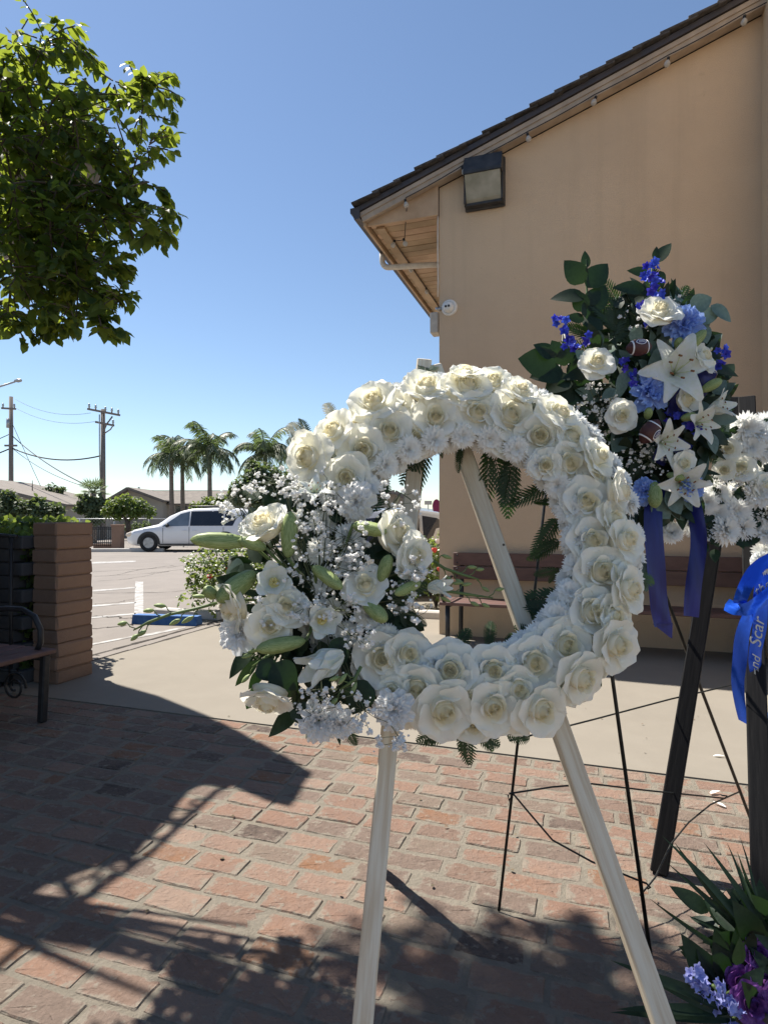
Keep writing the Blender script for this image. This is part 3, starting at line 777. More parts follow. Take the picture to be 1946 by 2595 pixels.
MB().tube([fork, Vector((-3.1, 3.3, 3.2)), Vector((-3.0, 3.7, 4.6)), Vector((-2.3, 4.0, 5.6))], [.06, .045, .03, .012], 7).build('limb', M_['bark'], tr, True)

# ------------------------------------------------------------------ parking lot things
ws = thing('wheel_stop', G(430, 1576), 'blue painted concrete wheel stop in the parking bay', 'wheel stop')
a, b = G(343, 1577), G(505, 1582); d = (b - a).normalized()
MB().prism([(-.085, -.01), (.085, -.01), (.06, .10), (-.06, .10)], -(b - a).length / 2, (b - a).length / 2, 0,
           TRS((a + b) / 2, Matrix((d.cross(ZZ), ZZ, d)).transposed())).build('block', M_['blue_paint'], ws)
kb = MB()
kb.box((G(250, 1404) + G(335, 1393)) / 2 + Vector((-.3, .1, .05)), (4.2, .22, .15), Matrix.Rotation(.12, 3, 'Z'), .02)
kb.build('kerb', M_['kerb'], kind='structure')
def ground_kerb(pts, name='planter_kerb', h=.12):
    k = MB()
    for a, b in zip(pts[:-1], pts[1:]):
        a = Vector(a); b = Vector(b)
        k.box((a + b) / 2 + ZZ * (h / 2 - .02), ((b - a).length + .1, .14, h), Matrix.Rotation(math.atan2((b - a).y, (b - a).x), 3, 'Z'), .02)
    return k.build(name, M_['kerb'], kind='structure')
ground_kerb([B(-3.85, .12), B(-2.93, .12), B(-2.93, 2.2)])
def rose_bush(name, c, w, h, n, label, seed, blooms, mat='bush', leaf=.05):
    r = random.Random(seed); t = thing(name, c, label, 'bush', None); lv = Leaves(); tw = MB()
    for k in range(n):
        a = r.uniform(0, 6.28); q = math.sqrt(r.random()) * w; z = h * (.25 + .75 * r.random() ** .8)
        p = Vector(c) + Vector((q * math.cos(a), q * math.sin(a), z * (1 - .25 * (q / w) ** 2)))
        twig_spray(lv, None, r, p, rv(r) + ZZ * .4, .16, 5, leaf * r.uniform(.8, 1.2), .38, .3)
    for k in range(9):
        a = k * .7; q = w * .7
        tw.tube([Vector(c), Vector(c) + Vector((q * .4 * math.cos(a), q * .4 * math.sin(a), h * .5)), Vector(c) + Vector((q * math.cos(a), q * math.sin(a), h * .9))], [.012, .009, .004], 5)
    put('foliage', lv.mesh('foliage', M_[mat]), t, kind='stuff'); tw.build('canes', M_['bark'], t)
    for (dx, dy, dz, m) in blooms:
        MB().lathe([(0, -.02), (.03, -.01), (.04, .012), (.028, .028), (.018, .02), (.008, .03), (0, .028)], 8, TRS(Vector(c) + Vector((dx, dy, dz)), frame((.2 - dx, -1, .5))), 0, lambda a, z: 1 + .18 * math.sin(3 * a)).build('bloom', M_[m], t, True)
    return t
rose_bush('rose_bush', G(585, 1556), .60, .95, 520, 'leafy rose bush at the edge of the lot left of the white flowers', 5,
          [(.1, -.5, .66, 'red_petal'), (-.12, -.55, .55, 'red_petal'), (.25, -.5, .72, 'red_petal')])
rose_bush('rose_bush', Vector((.75, 8.6, 0)), .55, 1.02, 460, 'sunlit rose bush with red and pale blooms beside the building corner', 6,
          [(-.07, -.52, .86, 'red_petal'), (-.02, -.5, .98, 'pink_petal'), (-.14, -.5, .70, 'red_petal'), (.0, -.55, .6, 'red_petal'), (-.2, -.45, .8, 'pink_petal')])
ground_kerb([Vector((-.2, 7.95, 0)), Vector((1.6, 7.4, 0))])

# ------------------------------------------------------------------ cars
def lerp_st(st, x):
    for a, b in zip(st[:-1], st[1:]):
        if a[0] <= x <= b[0]:
            f = (x - a[0]) / (b[0] - a[0]); return [a[i] + (b[i] - a[i]) * f for i in range(7)]
    return st[-1]
def car(name, st, M, paint, label, cat, panes, wheels, wr, shield, lights, seams, handles, mirror, roofrack=False):
    t = put(name, None, None, M, label=label, cat=cat)
    xs = sorted(set([s[0] for s in st] + [st[0][0] + k * (st[-1][0] - st[0][0]) / 40 for k in range(41)]))
    b = MB(); rows = []
    for x in xs:
        _, zl, zb, zr, wl, wb, wrr = lerp_st(st, x)
        half = [(0, zl), (wl * .85, zl), (wl, zl + .08), (wb * 1.005, zl + (zb - zl) * .45), (wb, zl + (zb - zl) * .72), (wb * .985, zb), (wrr, zr - .07), (wrr * .93, zr - .02), (wrr * .6, zr), (0, zr + .01)]
        rows.append([(x, y, z) for y, z in half] + [(x, -y, z) for y, z in half[::-1][1:-1]])
    n = len(rows[0]); vs = [p for q in rows for p in q]
    fs = [(i * n + j, (i + 1) * n + j, (i + 1) * n + (j + 1) % n, i * n + (j + 1) % n) for i in range(len(rows) - 1) for j in range(n)]
    fs += [tuple(range(n)), tuple((len(rows) - 1) * n + k for k in range(n - 1, -1, -1))]
    b.add(vs, fs).build('body', M_[paint], t, True, M)
    def side(x, f, s, out=.008):
        _, zl, zb, zr, wl, wb, wrr = lerp_st(st, x)
        y = wb * .985 + (wrr - wb * .985) * f; z = zb + (zr - .07 - zb) * f
        return (x, s * (y + out), z + out * .3)
    for s in (-1, 1):
        for pl, mt in panes:
            p = MB(); q = [side(x, f, s) for x, f in pl]
            p.add(q if s > 0 else q[::-1], [tuple(range(len(q)))]).build('side_window', M_[mt], t, False, M)
        for x in wheels:
            _, zl, zb, zr, wl, wb, wrr = lerp_st(st, x)
            arch = [(x + wr * 1.28 * math.cos(a), wr * 1.28 * math.sin(a) + wr) for a in [k * math.pi / 14 - .12 for k in range(16)]]
            q = [(ax, s * (wb * 1.005 + .006), max(az, zl)) for ax, az in arch]
            MB().add(q if s < 0 else q[::-1], [tuple(range(len(q)))]).build('wheel_arch', M_['black_plastic'], t, False, M)
            MT = M @ TRS((x, s * (wb - .1), wr), Matrix.Rotation(-s * math.pi / 2, 3, 'X'))
            w = MB().lathe([(wr * .6, .0), (wr * .95, .0), (wr, .03), (wr, .11), (wr * .94, .135), (wr * .62, .13), (wr * .60, .1)], 28, MT).build('wheel', M_['tyre'], t, True)
            rim = MB().lathe([(wr * .62, .12), (wr * .58, .128), (wr * .52, .09), (0, .085)], 28, MT)
            for k in range(5):
                a = k * 2 * math.pi / 5
                rim.box(tuple(MT @ Vector((wr * .32 * math.cos(a), wr * .32 * math.sin(a), .105))), (wr * .5, wr * .15, .03), (MT.to_3x3() @ Matrix.Rotation(a, 3, 'Z')), .006)
            rim.build('rim', M_['rim'], w)
        for x, z, sx, sz in lights:
            _, zl, zb, zr, wl, wb, wrr = lerp_st(st, x)
            MB().lathe([(0, -.5), (.35, -.4), (.5, 0), (.35, .4), (0, .5)], 12, M @ TRS((x, s * (wb - .06), z), Matrix.Rotation(-.25, 3, 'Y'), (sx, .16, sz))).build('headlight', M_['headlight'], t, True)
        for x, z0, z1 in seams:
            _, zl, zb, zr, wl, wb, wrr = lerp_st(st, x)
            MB().box((x, s * (wb + .002), (z0 + z1) / 2), (.012, .012, z1 - z0)).build('door_seam', M_['black_plastic'], t, False, M)
        for x, z in handles:
            wb = lerp_st(st, x)[5]
            MB().box((x, s * (wb + .012), z), (.16, .03, .035), None, .01).build('door_handle', M_[paint], t, False, M)
        x, z = mirror; wb = lerp_st(st, x)[5]
        MB().box((x, s * (wb + .09), z), (.10, .2, .15), None, .03).build('side_mirror', M_['black_plastic'], t, False, M)
        L = st[-1][0]
        MB().box((L / 2, s * (lerp_st(st, L / 2)[5] + .004), .30), (L * .46, .02, .05), None, .004).build('sill_trim', M_['black_plastic'], t, False, M)
    q = []
    for x, k in shield:
        _, zl, zb, zr, wl, wb, wrr = lerp_st(st, x); q.append((x, wrr * k, zr))
    up_ = Vector((-.012, 0, .012))
    vs = [Vector(p) + up_ for p in q] + [Vector((p[0], -p[1], p[2])) + up_ for p in q]
    n = len(q)
    MB().add(vs, [(i, i + 1, n + i + 1, n + i) for i in range(n - 1)]).build('windshield', M_['clear'], t, True, M)
    if roofrack:
        for s in (-1, 1):
            MB().tube([(2.5, s * .55, 1.79), (2.6, s * .55, 1.86), (4.3, s * .55, 1.86), (4.4, s * .55, 1.80)], .018, 6).build('roof_rail', M_['black_plastic'], t, True, M)
    return t
VST = [(0, .38, .58, .64, .62, .66, .52), (.06, .30, .68, .74, .78, .82, .66), (.3, .25, .84, .90, .90, .93, .78), (.75, .22, .93, 1.0, .96, .98, .84), (1.3, .22, 1.0, 1.12, .98, .99, .84),
       (1.75, .22, 1.01, 1.46, .98, .99, .76), (2.2, .22, 1.02, 1.66, .98, .99, .74), (2.6, .22, 1.02, 1.75, .98, .99, .74), (3.5, .22, 1.02, 1.79, .98, .99, .74), (4.6, .22, 1.02, 1.76, .98, .99, .73),
       (5.0, .3, 1.0, 1.64, .95, .97, .68), (5.14, .42, .98, 1.04, .88, .92, .78)]
MVan = TRS((P(312, 1400, 24.0).x, 25.0, -.01), Matrix.Rotation(.03, 3, 'Z'))
car('minivan', VST, MVan, 'car_white', 'white minivan parked at the far side of the lot', 'van',
    [([(1.50, .06), (2.58, .04), (2.58, .93), (2.2, .9), (1.85, .62)], 'clear'), ([(2.63, .04), (3.95, .04), (3.95, .93), (2.63, .93)], 'tint'), ([(4.0, .04), (4.9, .06), (4.78, .88), (4.0, .93)], 'tint')],
    (.98, 4.05), .36, [(1.34, .86), (1.75, .82), (2.2, .82), (2.5, .82)], [(.24, .72, .5, .2)], [(1.55, .35, .98), (2.6, .3, 1.0), (3.97, .3, 1.0)], [(2.42, .86), (2.82, .86)], (1.75, 1.06), True)
CST = [(0, .34, .55, .60, .6, .64, .5), (.08, .24, .64, .70, .74, .78, .62), (.4, .2, .74, .80, .82, .84, .7), (1.05, .2, .86, .93, .86, .87, .72), (1.5, .2, .88, 1.16, .86, .87, .62), (2.0, .2, .90, 1.42, .86, .87, .56), (2.5, .2, .90, 1.49, .86, .87, .55),
       (3.2, .2, .92, 1.46, .86, .87, .55), (3.8, .2, .94, 1.22, .86, .87, .58), (4.2, .22, .94, 1.0, .84, .86, .68), (4.5, .4, .86, .90, .76, .8, .6)]
MCar = TRS((2.9, 10.6, -.01), Matrix.Rotation(math.pi + .05, 3, 'Z'))
car('hatchback_car', CST, MCar, 'car_silver', 'silver car parked beyond the corner of the stucco building', 'car',
    [([(1.42, .06), (2.3, .04), (2.3, .92), (2.05, .9), (1.75, .6)], 'tint'), ([(2.36, .04), (3.5, .06), (3.25, .85), (2.36, .92)], 'tint')],
    (.85, 3.6), .31, [(1.10, .9), (1.5, .86), (1.98, .86)], [(.22, .62, .4, .16)], [(1.4, .3, .86), (2.33, .3, .88)], [(2.2, .76), (3.1, .78)], (1.5, .95))

# ------------------------------------------------------------------ far houses, fence, trees, palms, poles
def house(name, label, D, x0, x1, xp, ye, yp, roof='far_roof', depth=8, side=1):
    """gable facing the camera between photo columns x0..x1 with the peak at xp"""
    a, b, p = P(x0, ye, D), P(x1, ye, D), P(xp, yp, D)
    t = thing(name, Vector(((a.x + b.x) / 2, D + depth / 2, 0)), label, 'house')
    MX = Matrix(((1, 0, 0, 0), (0, 0, -1, 0), (0, 1, 0, 0), (0, 0, 0, 1)))
    MB().prism([(a.x, -.05), (b.x, -.05), (b.x, b.z), (p.x, p.z), (a.x, a.z)], -(D + depth), -D, 0, MX).build('wall', M_['far_wall'], t)
    rfm = None
    for q in (a, b):
        d = Vector((q.x - p.x, 0, q.z - p.z)); L = d.length + .35; d.normalize()
        n = Vector((-d.z, 0, d.x)); n = n if n.z > 0 else -n
        c = Vector((p.x, D + depth / 2 - .3, p.z)) + d * (L / 2) + n * .06
        rfm = MB().box(c, (L, depth + .6, .12), Matrix((d, Vector((0, 1, 0)), n)).transposed()).build('roof', M_[roof], t)
        MB().box(Vector((p.x, D - .62, p.z)) + d * (L / 2) + n * .02, (L, .05, .2), Matrix((d, Vector((0, 1, 0)), n)).transposed()).build('fascia', M_['far_roof'], t)
    return t, rfm
h1, rf1 = house('stucco_house', 'beige stucco house with a low gable roof behind the van', 44, 283, 412, 332, 1268, 1239, depth=7)
MXl = Matrix(((1, 0, 0, 0), (0, 1, 0, 0), (0, 0, 1, 0), (0, 0, 0, 1)))
a, b = P(335, 1276, 45), P(690, 1276, 45); zr = P(0, 1247, 47).z
MB().box(((a.x + b.x) / 2, 47.5, a.z / 2), (b.x - a.x, 5, a.z)).build('wall', M_['far_wall'], h1)
for s, y0 in ((1, 45), (-1, 50)):
    L = math.hypot(2.8, zr - a.z + .25)
    MB().box(((a.x + b.x) / 2 + .2, 47.5 - s * 1.35, (zr + a.z) / 2 + .02), (b.x - a.x + .8, L, .12), Matrix.Rotation(s * math.atan2(zr - a.z + .15, 2.8), 3, 'X')).build('roof', M_['far_roof'], h1)
for x, y, s in ((352, 1234, .12), (590, 1238, .2), (660, 1231, .9)):
    p = P(x, y, 46.5); MB().box((p.x, p.y, p.z / 2 + 1), (s, s, p.z - 2 + .0)).build('chimney' if s > .5 else 'vent_pipe', M_['far_wall'] if s > .5 else M_['galv'], h1)
for x0, x1, y0, y1, D in ((446, 474, 1283, 1300, 44.95), (500, 520, 1283, 1300, 44.95)):
    p, q = P(x0, y1, D), P(x1, y0, D)
    w = MB().box(((p.x + q.x) / 2, D, (p.z + q.z) / 2), (q.x - p.x, .08, q.z - p.z), None, .02).build('window', M_['glass_far'], h1)
    MB().box(((p.x + q.x) / 2, D - .05, p.z - .05), (q.x - p.x + .2, .1, .08)).build('sill', M_['far_wall'], w)
h2, rf2 = house('low_house', 'pale low house with a long sloping roof at the far left', 36, -420, 168, -150, 1280, 1205, depth=9)
p, q = P(100, 1310, 35.96), P(140, 1287, 35.96)
MB().box(((p.x + q.x) / 2, 35.96, (p.z + q.z) / 2), (q.x - p.x, .08, q.z - p.z)).build('window', M_['glass_far'], h2)
h3, rf3 = house('red_roofed_building', 'low building with a reddish roof seen through the wreath', 30, 860, 1034, 1000, 1268, 1249, 'red_roof', depth=10)
MB().box((P(1000, 1275, 29).x, 28.9, .8), (2.6, .3, 1.5), None, .05).build('eave_shade_block', M_['eave_shade'], h3)  # dark block standing in for the shade under the eave
# purple feather flag and small signs
fl = thing('feather_flag', Vector((P(1103, 1300, 20).x, 20, 0)), 'maroon rounded flag standing at the street beside the building corner', 'flag')
c = P(1106, 1283, 20)
MB().tube([Vector((c.x - .11, 20, 0)), Vector((c.x - .11, 20, c.z))], .012, 6).build('pole', M_['galv'], fl, True)
MB().prism([(c.x + .14 * math.cos(a) * (1.0), c.z + (.24 if math.sin(a) > 0 else .30) * math.sin(a)) for a in [k * .4 for k in range(16)]], -20.01, -19.99, 0, Matrix(((1, 0, 0, 0), (0, 0, -1, 0), (0, 1, 0, 0), (0, 0, 0, 1)))).build('cloth', M_['flag'], fl)
sg = thing('street_sign', Vector((P(1085, 1300, 24).x, 24, 0)), 'small pale rectangular sign on a post near the maroon flag', 'sign')
c = P(1085, 1274, 24)
MB().box(c, (.30, .03, .16), None, .005).build('panel', M_['sign'], sg)
MB().tube([Vector((c.x, 24.02, 0)), c + Vector((0, .02, 0))], .02, 6).build('post', M_['galv'], sg, True)
# hills
hl = MB(); r = random.Random(2)
xs = [(-900 + k * 60) for k in range(31)]
hz = [14 + 5 * math.sin(k * 1.3) + r.uniform(-2, 2) for k in range(31)]
hl.add([(x, 900, -5) for x in xs] + [(x, 930, z) for x, z in zip(xs, hz)] + [(x, 1100, z * .6) for x, z in zip(xs, hz)], [(i, i + 1, 32 + i, 31 + i) for i in range(30)] + [(31 + i, 32 + i, 63 + i, 62 + i) for i in range(30)])
hl.build('hills', M_['hill'], None, True, kind='structure')
# gate, pier, fences
gt = thing('iron_gate', P(262, 1380, 26) * 1, 'black iron gate with slim pickets left of the van', 'gate')
x0, x1 = P(234, 0, 26).x, P(287, 0, 26).x
for z in (.18, .78, .86):
    MB().box(((x0 + x1) / 2, 26, z + .1), (x1 - x0, .04, .05)).build('rail', M_['iron'], gt)
for k in range(11):
    x = x0 + (x1 - x0) * (k + .3) / 10.6
    MB().box((x, 26, .55), (.022, .022, .85)).build('picket', M_['iron'], gt)
pr = thing('brick_pier', Vector((P(299, 0, 26).x, 26, 0)), 'low tan pier between the iron gate and the van', 'pier')
MB().box((P(299, 0, 26).x, 26, .50), (.40, .40, 1.02), None, .015).build('shaft', M_['block'], pr)
MB().box((P(299, 0, 26).x, 26, 1.04), (.46, .46, .08), None, .015).build('cap', M_['block'], pr)
lwl = thing('low_wall', Vector((P(262, 0, 26.2).x, 26.3, 0)), 'low tan kerb wall under the iron gate', 'wall')
MB().box(((x0 + x1) / 2, 26.2, .1), (x1 - x0, .25, .24), None, .01).build('wall', M_['block'], lwl)
cf = thing('chain_link_fence', Vector((P(160, 0, 28).x, 28, 0)), 'chain link fence with a thin top rail along the far street', 'fence')
fx0, fx1 = P(-60, 0, 28).x, P(640, 0, 28).x
MB().tube([(fx0, 28, 1.33), (fx1, 28, 1.33)], .025, 6).build('top_rail', M_['galv'], cf, True)
for k in range(9):
    x = fx0 + (fx1 - fx0) * k / 8; MB().tube([(x, 28, 0), (x, 28, 1.36)], .03, 6).build('post', M_['galv'], cf, True)
wv = MB()
nk = int((fx1 - fx0) / .16)
for k in range(-8, nk):
    for s in (1, -1):
        xa = fx0 + k * .16 + (0 if s > 0 else 1.3); xb = xa + s * 1.3
        wv.add([(xa, 28, .02), (xa + .006, 28, .02), (xb + .006, 28, 1.32), (xb, 28, 1.32)], [(0, 1, 2, 3)])
wv.build('wire_mesh', M_['galv'], cf, kind='stuff')
# broadleaf shrubs and trees far off
def far_tree(name, label, cat, x, ybase, D, blobs, trunk, seed, n=260, leaf=.16, mat='far_leaf', group=None):
    r = random.Random(seed); lv = Leaves()
    c0 = Vector((P(x, 0, D).x, D, 0)); t = thing(name, c0, label, cat, group)
    for bx_, by_, q in blobs:
        c = P(bx_, by_, D); rr = q * D / F
        for k in range(int(n * (q / 25) ** 2) + 20):
            d = rv(r); p = c + d * rr * (r.random() ** .4) * Vector((1, 1, 1)).length / 1.75
            lv.add(p, rv(r) + ZZ * .2, ZZ + d * .8 + rv(r) * .6, leaf * r.uniform(.6, 1.3), leaf * .34)
    put('crown', lv.mesh('crown', M_[mat]), t, kind='stuff')
    if trunk:
        mb = MB()
        for (ax, ay, bx2, by2, r0, r1) in trunk:
            mb.tube([P(ax, ay, D), P((ax + bx2) / 2 + 2, (ay + by2) / 2, D), P(bx2, by2, D)], [r0, (r0 + r1) / 2, r1], 7)
        mb.build('trunk', M_['bark'], t, True)
    return t
far_tree('umbrella_tree', 'small wide-crowned green tree left of the white van', 'tree', 325, 1345, 27, [(290, 1285, 24), (320, 1278, 26), (350, 1285, 24), (378, 1296, 17), (300, 1302, 18), (340, 1300, 18), (272, 1296, 14)], [(325, 1352, 322, 1318, .13, .10), (322, 1320, 300, 1300, .08, .04), (323, 1322, 350, 1300, .08, .04)], 21, 420, .14, 'hedge')
far_tree('street_shrub', 'dark leafy shrub in front of the low pale house', 'bush', 60, 1340, 31, [(10, 1290, 36), (50, 1292, 30), (20, 1262, 22)], None, 22, 320, .2)
far_tree('spiky_shrub', 'bluish spiky shrub below the low roof', 'bush', 100, 1340, 31, [(95, 1282, 22), (108, 1300, 28), (140, 1296, 20)], None, 23, 320, .26)
far_tree('garden_tree', 'sparse leafy tree rising behind the low pale roof', 'tree', 132, 1300, 42, [(110, 1248, 12), (130, 1238, 14), (145, 1250, 15), (125, 1256, 14), (160, 1240, 7), (108, 1258, 10)], [(130, 1330, 130, 1250, .12, .05)], 24, 170, .24)
far_tree('round_shrub', 'rounded bright shrub right behind the van roof', 'bush', 540, 1330, 33, [(530, 1285, 26), (560, 1275, 24), (500, 1292, 20)], None, 25, 320, .2, 'hedge')
far_tree('dark_conifer', 'dark dense tree behind the lily spray', 'tree', 660, 1330, 30, [(660, 1215, 46), (620, 1240, 36), (705, 1230, 44), (640, 1190, 22), (600, 1262, 30), (740, 1250, 40), (680, 1265, 50)], [(665, 1340, 665, 1250, .2, .1)], 26, 330, .2)
far_tree('palm_skirt_shrub', 'dark clump of shrubs under the fan palm', 'bush', 232, 1340, 32.5, [(232, 1285, 25), (215, 1270, 18), (252, 1275, 18), (205, 1290, 16), (240, 1310, 24)], None, 27, 330, .22)
far_tree('red_flower_shrub', 'low shrub with reddish leaves under the small tree', 'bush', 345, 1345, 27.6, [(345, 1335, 14), (370, 1330, 12), (318, 1336, 12)], None, 28, 260, .12)
# queen palms
def frond(mb, r, az, el, L, droop, n=26, ll=.55, w=.03):
    d = Vector((math.cos(az) * math.cos(el), math.sin(az) * math.cos(el), math.sin(el))); p = Vector((0, 0, 0)); pts = [p.copy()]
    for k in range(n):
        d = (d + Vector((0, 0, -droop / n * (.5 + 1.4 * k / n)))).normalized(); p = p + d * (L / n); pts.append(p.copy())
        s = d.cross(ZZ).normalized() if d.cross(ZZ).length > .1 else Vector((1, 0, 0))
        l = ll * (1 - .55 * abs(k / n - .45)) * r.uniform(.8, 1.15)
        if k < 2: continue
        for sd in (-1, 1):
            e = (s * sd * .75 + d * .55 + Vector((0, 0, -.55)) + rv(r) * .18).normalized()
            wv_ = d * w
            m = p + e * l * .5; q = m + (e + Vector((0, 0, -.5))).normalized() * l * .5
            mb.add([p - wv_ * .5, p + wv_ * .5, m + wv_, m - wv_, q], [(0, 1, 2, 3), (3, 2, 4)])
    mb.tube(pts[::4] + [pts[-1]], [.03] * (len(pts[::4])) + [.008], 4, 0, False)
PALMS = []
for s in range(2):
    r = random.Random(60 + s); mb = MB()
    for k in range(20):
        frond(mb, r, k * 2.4 + r.uniform(-.2, .2), r.uniform(-.1, 1.3), r.uniform(1.8, 2.4), r.uniform(1.2, 2.2), 40, .78, .034)
    PALMS.append(mb.mesh('crown', M_['palm']))
for k, (x, yc, D, s, lab) in enumerate([(434, 1150, 38, .95, 'leftmost of the three queen palms behind the van'), (462, 1160, 40, .92, 'middle queen palm of the three behind the van'), (531, 1138, 37, 1.08, 'tallest right-hand queen palm behind the van'), (672, 1150, 39, 1.1, 'queen palm half hidden by the wreath, far right of the palms')]):
    c = P(x, yc, D); t = thing('queen_palm', Vector((c.x, D, 0)), lab, 'palm tree', 'queen palms across the street')
    put('crown', PALMS[k % 2], t, TRS(c, Matrix.Rotation(k * 1.3, 3, 'Z'), s), kind='stuff')
    MB().tube([Vector((c.x + .1, D, 0)), Vector((c.x + .02, D, c.z * .5)), c - ZZ * .7, c - ZZ * .25, c + ZZ * .05], [.17, .14, .12, .17, .10], 10).build('trunk', M_['palm_trunk'], t, True)
# fan palm
r = random.Random(77); mb = MB()
for k in range(26):
    az = k * 2.4; el = r.uniform(-.3, 1.3); d = Vector((math.cos(az) * math.cos(el), math.sin(az) * math.cos(el), math.sin(el))); c = d * .55
    s = d.cross(ZZ).normalized() if d.cross(ZZ).length > .1 else Vector((1, 0, 0)); n = s.cross(d)
    mb.tube([(0, 0, 0), c], .02, 4)
    for j in range(13):
        a = (j - 6) / 6 * 1.25; e = (d * math.cos(a) + s * math.sin(a) + n * .12 * (abs(j - 6) % 2)).normalized(); w = e.cross(n).normalized() * .028
        mb.add([c, c + e * .35 + w, c + e * .72 - ZZ * .03, c + e * .35 - w], [(0, 1, 2, 3)])
c = P(236, 1250, 33)
fp = thing('fan_palm', Vector((c.x, 33, 0)), 'spiky fan palm in front of the right-hand utility pole', 'palm tree')
put('crown', mb.mesh('crown', M_['palm']), fp, TRS(c, None, .82), kind='stuff')
MB().tube([Vector((c.x, 33, 0)), c], [.2, .17], 9).build('trunk', M_['palm_trunk'], fp, True)
# utility poles, wires, street lamp
def pole(label, x, yt, D, arms, extra=()):
    t0 = P(x, yt, D); t = thing('utility_pole', Vector((t0.x, D, 0)), label, 'utility pole')
    MB().tube([Vector((t0.x, D, -.05)), t0], [.19, .14], 10).build('shaft', M_['pole'], t, True)
    for (xa, ya, xb, yb, ins) in arms:
        a, b = P(xa, ya, D - .2), P(xb, yb, D - .2)
        am = MB().box((a + b) / 2, ((b - a).length, .12, .13), Matrix.Rotation(-math.atan2(b.z - a.z, b.x - a.x), 3, 'Y')).build('crossarm', M_['pole'], t)
        for f in ins:
            p = a.lerp(b, f) + ZZ * .06
            MB().lathe([(.05, 0), (.05, .1), (.09, .14), (.05, .2), (.08, .26), (.03, .32), (0, .33)], 8, TRS(p)).build('insulator', M_['galv'], am, True)
    for (xa, ya, w, h) in extra:
        c = P(xa, ya, D - .25); MB().lathe([(0, -.5), (.5, -.5), (.5, .5), (0, .5)], 12, TRS(c, None, (w, w, h))).build('transformer', M_['galv'], t, True)
    return t
p1 = pole('tall utility pole at the far left with a small crossarm', 28, 1005, 45, [(4, 1034, 40, 1036, (.1, .9)), (12, 1129, 43, 1129, ())], [(20, 1072, .22, .7)])
p2 = pole('utility pole with a wide tilted crossarm right of the fan palm', 261, 1037, 40, [(222, 1036, 304, 1052, (.05, .25, .55, .75, .95)), (242, 1069, 289, 1078, (.95,))])
D = 39.7
MB().tube([P(262, 1094, D), P(270, 1075, D), P(285, 1055, D)], .05, 6).tube([P(262, 1100, D), P(280, 1088, D), P(288, 1076, D)], .04, 6).build('brace', M_['pole'], p2, True)
MB().tube([P(252, 1050, D), P(252, 1140, D), P(254, 1215, D)], .035, 6).build('riser', M_['galv'], p2, True)
def wire(label, a, b, sag, r=.022):
    t = []
    for k in range(15):
        f = k / 14; t.append(Vector(a).lerp(Vector(b), f) - ZZ * (4 * sag * f * (1 - f)))
    MB().tube(t, r, 5).build('power_line', M_['wire'], None, True, label=label, cat='cable', group='overhead lines between the poles')
wire('thick dark cable sagging between the two utility poles', P(32, 1136, 45), P(258, 1154, 40), .55, .05)
wire('service cable slanting down from the left pole to the fan palm', P(32, 1105, 45), P(225, 1232, 34), .3, .035)
wire('thin service cable below the thicker slanting one', P(34, 1138, 45), P(212, 1232, 34), .3, .02)
wire('upper faint cable between the two pole tops', P(40, 1012, 45), P(230, 1046, 40), .5, .012)
wire('lower faint cable between the two pole tops', P(40, 1034, 45), P(240, 1068, 40), .5, .012)
wire('thick cable leaving the left pole out of frame', P(-160, 1190, 45), P(24, 1137, 45), .2, .05)
wire('thin cable leaving the left pole out of frame', P(-160, 1160, 45), P(24, 1100, 45), .2, .03)
wire('guy cable running down behind the low pale roof', P(32, 1075, 45), P(103, 1232, 44), .02, .018)
lp = thing('street_lamp', Vector((P(-120, 0, 30).x, 30, 0)), 'street lamp arm reaching in at the far left', 'street lamp')
MB().tube([Vector((P(-120, 0, 30).x, 30, 0)), P(-120, 1060, 30), P(-60, 1005, 30), P(-10, 982, 30), P(38, 967, 30)], [.1, .08, .06, .05, .045], 8).build('pole', M_['galv'], lp, True)
MB().lathe([(0, -.5), (.3, -.42), (.5, 0), (.4, .35), (0, .5)], 12, TRS(P(46, 964, 30), frame((1, 0, .06)), (.16, .2, .42))).build('lamp_head', M_['galv'], lp, True)
MB().lathe([(.0, 0), (.05, 0), (.02, 1), (0, 1)], 6, TRS(P(82, 1256, 39))).build('spire', M_['far_roof'], h2)
